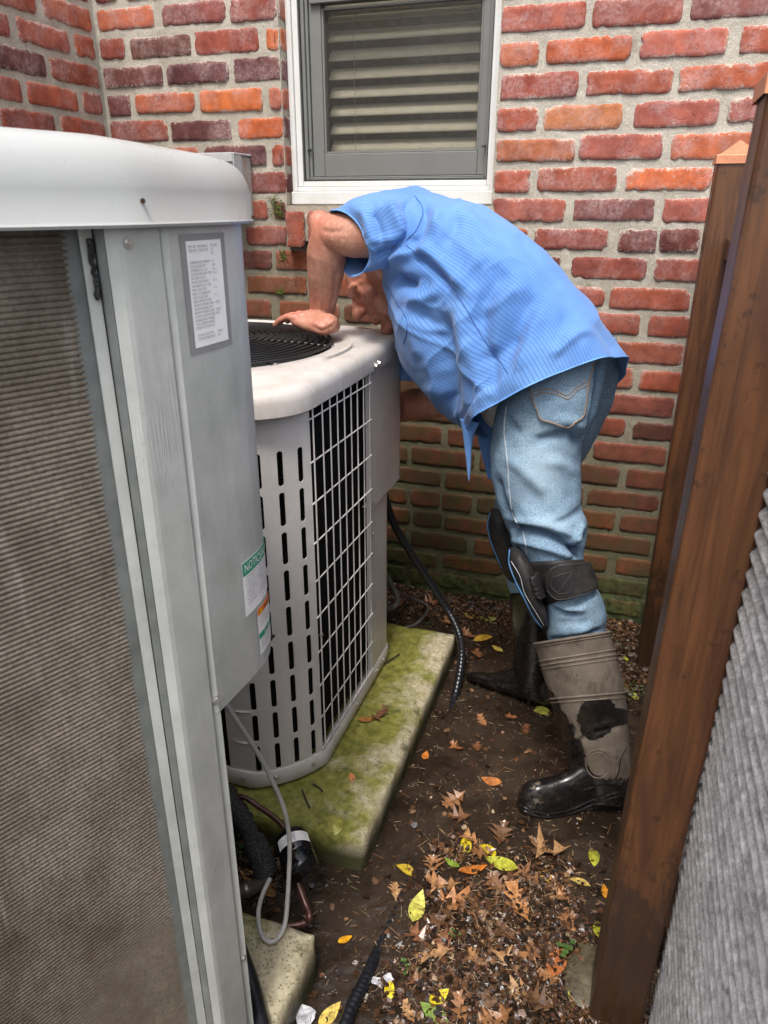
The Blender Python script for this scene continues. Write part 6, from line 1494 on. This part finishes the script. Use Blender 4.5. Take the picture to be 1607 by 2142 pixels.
def leaf(px, py, kind, Lpx, ang, col, name, label, cat='leaf', group=None, tilt=0.0, lift=.003, elev=None):
    z = 0.0
    for _ in range(3): p_ = atz(px, py, z); z = surf(p_[0], p_[1])
    if elev is not None: p_ = elev; z = elev[2] - lift
    L = Lpx * np.linalg.norm(np.array(p_) - CAM) / FPX * 1.15
    o = bpy.data.objects.new(name, lr.choice(VAR[kind])); COL.objects.link(o); o.location = (p_[0], p_[1], z + lift)
    o.rotation_euler = (lr.uniform(-.15, .15) + tilt, lr.uniform(-.2, .2), radians(ang)); o.scale = (L * lr.uniform(.85, 1.2), L, L); k = lr.uniform(.85, 1.1); o.color = (*[c * k for c in col], 1); tag(o, label, cat, group); return o
LV = [(975, 1767, 'ov', 44, 10, YC, 'bright yellow speckled leaf standing out left of the dark boot print of water'), (1020, 1777, 'ov', 38, 60, YC, 'small yellow leaf just right of the speckled yellow leaf'), (1048, 1808, 'ov', 58, 80, YG, 'wide yellow green leaf lying across brown oak leaves in mid path'),
      (1242, 1790, 'ov', 44, 5, YG, 'fresh green yellow leaf beside the wooden post'), (873, 1900, 'ov', 60, 0, (.55, .55, .12), 'pale yellow green leaf left of a large tan oak leaf'), (722, 1967, 'ov', 26, -40, (.72, .36, .02), 'small orange yellow leaf floating alone on brown water'), (890, 1583, 'ov', 24, 0, (.55, .20, .04), 'small orange leaf on the water near the edge of the mossy pad'),
      (1028, 1637, 'ov', 38, 80, (.50, .20, .07), 'orange brown leaf floating left of the boot toe'), (815, 2070, 'ov', 32, 20, (.80, .66, .02), 'bright lemon leaf beside white paper scraps'), (918, 2088, 'ov', 40, -35, (.70, .58, .03), 'speckled yellow leaf with a stalk at the bottom of the path'), (908, 2124, 'ov', 52, 70, GR, 'dark green leaf at the bottom edge of the picture'),
      (1265, 1865, 'ov', 26, 10, (.70, .30, .03), 'half yellow half red leaf against the wooden post'), (1250, 1945, 'ov', 34, 5, YG, 'yellow leaf tucked under the wooden post above the stone'), (1203, 2082, 'ov', 52, 15, (.50, .55, .10), 'curled pale green leaf beside the flat stone'), (768, 1507, 'ov', 36, -60, (.40, .19, .06), 'orange brown leaf lying on the moss of the pad'),
      (736, 1627, 'ov', 22, 40, (.45, .20, .08), 'small orange leaf on bare speckled concrete of the pad'), (710, 1790, 'ov', 36, 5, (.30, .30, .07), 'dull olive leaf propped against the front of the mossy pad'), (850, 1820, 'ov', 38, 80, (.62, .46, .05), 'yellow leaf with upturned edge beside the sunken hose'), (690, 2125, 'ov', 50, -20, (.58, .45, .10), 'large dull yellow leaf beside the white paper at the bottom edge'),
      (1165, 2010, 'ov', 60, -5, (.36, .13, .05), 'reddish brown long leaf left of the flat stone'), (1025, 2085, 'ov', 48, -5, (.22, .14, .10), 'grey brown oval leaf beside the speckled yellow leaf'), (1130, 1487, 'ov', 40, 70, (.45, .45, .08), 'yellow leaf floating at the heel of the far boot'), (1143, 1835, 'ov', 36, 60, (.60, .36, .08), 'tan orange curled leaf on the leaf mat right of the wide yellow green leaf'),
      (1212, 1845, 'ov', 36, 80, (.60, .46, .14), 'cream leaf half in water beside the wooden post'), (945, 1808, 'ov', 30, 70, (.22, .33, .05), 'ragged green leaf left of the speckled yellow leaf'), (990, 1822, 'ov', 50, -60, (.62, .21, .04), 'vivid orange leaf left of the wide yellow green leaf'), (1230, 1390, 'ov', 1, 0, YG, ''),
      (1012, 1335, 'ov', 42, -50, (.56, .36, .05), 'yellow orange leaf between the mossy pad and the far boot'), (985, 1290, 'ov', 36, 70, (.42, .30, .06), 'curled yellow leaf at the foot of the wall beside the black hose'), (1040, 1358, 'ov', 26, 60, (.60, .48, .10), 'small yellow leaf just left of the far boot'), (1022, 1297, 'ov', 30, 85, (.28, .32, .08), 'dull green leaf at the foot of the mossy wall'), (1308, 1378, 'ov', 18, 20, (.35, .42, .05), 'tiny green leaf between near boot and posts'),
      (1325, 1455, 'ov', 26, 40, (.45, .48, .08), 'pale green leaf at the water edge between boot and front post'), (555, 1855, 'ov', 56, 60, (.42, .22, .07), 'tan leaf lying under the bare grey pipe'), (525, 1835, 'ov', 44, 80, (.50, .30, .12), 'pale tan leaf between the grey unit and foam pipe'), (1050, 1262, 'ov', 1, 0, YG, '')]
for px, py, k, L, a, c, lab in LV:
    if lab: leaf(px, py, k, L, a, c, 'leaf', lab)
OK_ = [(1085, 1892, 78, 30, (.46, .23, .10), 'largest tan oak leaf, forked, in the middle of the leaf mat'), (950, 1890, 86, -70, (.42, .20, .09), 'broad tan oak leaf right of the pale yellow green leaf'), (795, 1499, 44, -20, (.20, .10, .06), 'dark curled oak leaf on the mossy pad'), (1178, 1875, 58, 80, (.45, .24, .12), 'tan oak leaf near the wooden post'), (835, 1262, 34, 0, (.22, .10, .04), 'brown oak leaf behind the mossy pad')]
for px, py, L, a, c, lab in OK_: leaf(px, py, 'ok', L, a, c, 'oak_leaf', lab)
lab = 'brown lobed oak leaf lying among others on the wet leaf mat'
pts_ = [(925, 1855, 62, 100), (1000, 1900, 52, 30), (1035, 1852, 48, 60), (985, 1760, 50, 70), (1150, 1780, 62, 100), (1120, 1775, 40, 20), (1010, 1790, 44, 140), (880, 1960, 50, 80), (935, 1975, 56, 20), (905, 2000, 60, 110), (950, 2040, 46, 60), (1060, 2000, 52, 15), (1030, 1960, 50, 95), (1105, 1990, 46, 150), (830, 1870, 34, 40), (1110, 1830, 46, 45), (1050, 1745, 50, 10), (960, 1715, 44, 80), (950, 1675, 46, 120), (975, 1900, 40, 0), (870, 2050, 50, 70), (960, 2110, 60, 15), (1080, 2080, 56, 110), (1130, 2100, 52, 60), (1040, 2130, 58, 140), (860, 2120, 48, 30), (1150, 2050, 50, 100), (900, 1820, 40, 10), (1000, 2010, 44, 70), (1190, 1930, 40, 30), (1060, 1960, 46, 60), (920, 1930, 48, 130)]
for px, py, L, a in pts_:
    leaf(px + lr.uniform(-6, 6), py + lr.uniform(-6, 6), 'ok', L * lr.uniform(.85, 1.1), a + lr.uniform(-20, 20), lr.choice([(.36, .19, .09), (.28, .14, .065), (.20, .10, .05), (.42, .25, .13), (.13, .07, .04), (.24, .115, .065)]), 'oak_leaf', lab, 'leaf', 'oak leaves on the leaf mat', tilt=lr.uniform(-.2, .2), lift=.004)
for px, py, L, a, labq in [(1010, 1510, 36, 30, 'brown oak leaf floating just in front of the far boot toe'), (955, 1565, 30, 60, 'brown oak leaf in the puddle close to the mossy pad edge'), (1100, 1530, 34, 0, 'brown oak leaf floating nearest the shaft of the near boot'), (1070, 1500, 24, 80, 'small brown oak leaf just below the heel of the far boot'), (1000, 1565, 24, 10, 'small brown oak leaf in mid puddle, furthest down towards the camera'), (980, 1330, 34, 60, 'brown oak leaf right of the rear corner of the mossy pad'), (1000, 1372, 36, 20, 'brown oak leaf between the hanging hose and the far boot shaft'), (940, 1305, 30, 40, 'brown oak leaf right behind the hanging black hose'), (900, 1265, 32, 100, 'brown oak leaf against the wall, left of the black hose')]:
    leaf(px, py, 'ok', L, a, lr.choice([(.26, .11, .05), (.20, .09, .045), (.32, .16, .08)]), 'oak_leaf', labq, 'leaf', 'oak leaves in and beside the puddle', lift=.0015)
# litter: crumbled leaf, needles and twigs, one uncountable mass
R9 = np.random.RandomState(4)
def litter(name, n, kind, mats, area, zoff, label):
    v = []; f = []; mi = []
    x0, x1, y0, y1 = area; c = 0; tries = 0
    while c < n and tries < n * 14:
        tries += 1; x, y = R9.uniform(x0, x1), R9.uniform(y0, y1); m_ = land(x, y)
        if kind == 'needle':
            if R9.rand() > .10 + .9 * m_ ** 1.5: continue
        elif R9.rand() > m_ ** 2 + .02: continue
        if surf(x, y) > .03: continue
        z = max(gh(x, y), 0) + R9.uniform(0, zoff); a = R9.uniform(0, 2 * pi); ca, sa = cos(a), sin(a); b = len(v)
        if kind == 'needle':
            L = R9.uniform(.002, .009) * (2.2 if R9.rand() < .06 else 1); w_ = R9.uniform(.00025, .0007); dz = R9.uniform(-.003, .004) * m_
            v += [(x - ca * L - sa * w_, y - sa * L + ca * w_, z), (x - ca * L + sa * w_, y - sa * L - ca * w_, z), (x + ca * L + sa * w_, y + sa * L - ca * w_, z + dz), (x + ca * L - sa * w_, y + sa * L + ca * w_, z + dz), (x, y, z + dz * .5 + w_ * 1.6)]
            f += [(b, b + 1, b + 4), (b + 1, b + 2, b + 4), (b + 2, b + 3, b + 4), (b + 3, b, b + 4)]; k = 4
        else:
            r = R9.uniform(.002, .0085) * (1.35 if R9.rand() < .15 else 1); m5 = 6; tx, ty = R9.uniform(-.5, .5, 2)
            for i in range(m5):
                an = a + 2 * pi * i / m5; q = r * R9.uniform(.35, 1.15); dx, dy = q * cos(an), q * sin(an); v.append((x + dx, y + dy, z + tx * dx + ty * dy + .001))
            v.append((x, y, z + R9.uniform(-.001, .0025))); f += [(b + i, b + (i + 1) % m5, b + m5) for i in range(m5)]; k = m5
        mm_ = R9.choice(len(mats), p=mats_p[kind]); mi += [mm_] * k; c += 1
    me = mesh(name, v, f, LIT); me.polygons.foreach_set('material_index', mi); o = link(name, me); tag(o, label, 'leaf litter'); o['kind'] = 'stuff'
mats_p = {'needle': [.24, .20, .22, .08, .20, .06], 'flake': [.26, .28, .07, .26, .008, .122]}
litter('leaf_litter', 10000, 'flake', LIT, (-.75, .45, .55, 2.19), .006, 'crumbled brown leaf fragments covering the wet ground')
litter('needle_litter', 11000, 'needle', LIT, (-.75, .45, .55, 2.19), .006, 'dry needles, stalks and twigs scattered over mud and water')
g = G()                                             # pale specks and grit on the pads and floating on the water
for i in range(700):
    x, y = R9.uniform(-.6, .15), R9.uniform(.6, 2.0); z = surf(x, y); 
    if z > .03 and R9.rand() < .8: continue
    r = R9.uniform(.0005, .0013); g.add(*sphere_geo((x, y, z + r * .4), (r, r, r * .7), 5, 3))
o = g.obj('grit', simple('pale_grit', (.42, .36, .28), .6, var=.4), None); tag(o, 'tiny pale specks floating on the water and lying on the pads', 'grit'); o['kind'] = 'stuff'
# twigs on the pad
for pp_, lab in (([(648, 1690), (640, 1672), (632, 1652)], 'dark twig leaning under the front of the beige unit'), ([(655, 1640), (668, 1648), (675, 1655)], 'short twig lying on moss by the front of the beige unit'), ([(805, 1388), (820, 1378), (836, 1368)], 'thin dark twig on the pad by the rear corner of the beige unit')):
    P_ = [atz(x, y, .084) for x, y in pp_]; g = G(); g.tube(P_, .0022, 6); tag(g.obj('twig', simple('twig_bark', (.05, .035, .025), .8), None, True), lab, 'twig')
# torn white paper, flat stone, clover sprig, pebbles
for px, py, s_, lab in ((640, 2128, .028, 'crumpled white paper scrap at the bottom edge beside the sandy pad'), (785, 2052, .012, 'small torn white scrap left of the lemon leaf'), (812, 2046, .011, 'torn white scrap touching the lemon leaf')):
    c0 = atz(px, py, 0.004); n = 9; v = [(c0[0] + s_ * (.55 + .5 * R9.rand()) * cos(2 * pi * i / n), c0[1] + s_ * (.5 + .5 * R9.rand()) * sin(2 * pi * i / n), c0[2] + R9.uniform(0, s_ * .35)) for i in range(n)] + [(c0[0], c0[1], c0[2] + s_ * .2)]
    v += [(c0[0] + s_ * .4 * cos(2 * pi * i / n + .3), c0[1] + s_ * .4 * sin(2 * pi * i / n + .3), c0[2] + R9.uniform(0, s_ * .4)) for i in range(n)]
    f = [(i, (i + 1) % n, n + 1 + (i + 1) % n, n + 1 + i) for i in range(n)] + [(n + 1 + i, n + 1 + (i + 1) % n, n) for i in range(n)]
    tag(link('paper_scrap', mesh('paper_scrap', v, f, simple('wet_paper', (.42, .42, .45), .25, var=.4, sc=90, bump=.6, bsc=120))), lab, 'paper scrap')
c0 = atz(1225, 2045, .000); v, f = sphere_geo((0, 0, 0), (.040, .062, .014), 40, 20); v = np.array([np.array(p) * (1 + .22 * noise.noise(Vector(p) * 22)) + c0 for p in v])
o = link('flat_stone', mesh('flat_stone', v, f, simple('muddy_stone', (.075, .062, .036), .4, var=.7, sc=45, bump=.8, bsc=120), True)); tag(o, 'flat mossy stone sunk beside the foot of the wooden post', 'stone')
cl = thing('clover_sprig', 'small bright green round leaved sprig growing beside the flat stone', 'plant', atz(1185, 1990, 0.01))
for px, py, r in ((1182, 1978, .0055), (1192, 1982, .006), (1183, 1990, .0055), (1170, 1975, .005), (1198, 1970, .005), (1178, 1998, .0045)):
    c0 = atz(px, py, .022); v = [(c0[0], c0[1], c0[2] - .001)] + [(c0[0] + r * cos(a), c0[1] + r * sin(a), c0[2] + .001 * sin(3 * a)) for a in np.linspace(0, 2 * pi, 10)[:-1]]
    link('leaflet', mesh('leaflet', v, [(0, i + 1, (i + 1) % 9 + 1) for i in range(9)], GREENP, True), cl)
    g = G(); g.tube([(c0[0], c0[1], c0[2]), tuple(atz(1186, 1995, .0))], .0006, 4); g.obj('stem', GREENP, cl)
g = G()
for i in range(60):
    px, py = R9.normal(1300, 22), R9.normal(1385, 45)
    if px < 1270: continue
    c0 = atz(px, py, .004); r = R9.uniform(.004, .010); g.add(*sphere_geo(c0, (r, r * .9, r * .6), 7, 5))
o = g.obj('gravel', simple('dark_gravel', (.10, .075, .06), .5, var=.6, sc=60), None, True); tag(o, 'dark wet gravel at the foot of the rear post', 'gravel'); o['kind'] = 'stuff'
g = G()
for cx_, cy_, n in ((515, 1772, 30), (1320, 1440, 22), (1345, 1470, 14), (955, 1960, 8), (860, 2020, 8), (1270, 1275, 14), (1290, 1345, 10), (900, 1300, 10)):
    for i in range(n):
        c0 = atz(R9.normal(cx_, 14), R9.normal(cy_, 12), .008); r = R9.uniform(.002, .0045); a = R9.uniform(0, 6.28)
        g.add([(c0[0] - r * cos(a), c0[1] - r * sin(a), c0[2]), (c0[0] + r * sin(a), c0[1] - r * cos(a), c0[2] + .002), (c0[0] + r * cos(a), c0[1] + r * sin(a), c0[2] + .001), (c0[0] - r * sin(a), c0[1] + r * cos(a), c0[2] + .003)], [(0, 1, 2, 3)])
o = g.obj('weeds', GREENP, None); tag(o, 'tiny green weed leaflets in tufts on the wet soil', 'weeds'); o['kind'] = 'stuff'
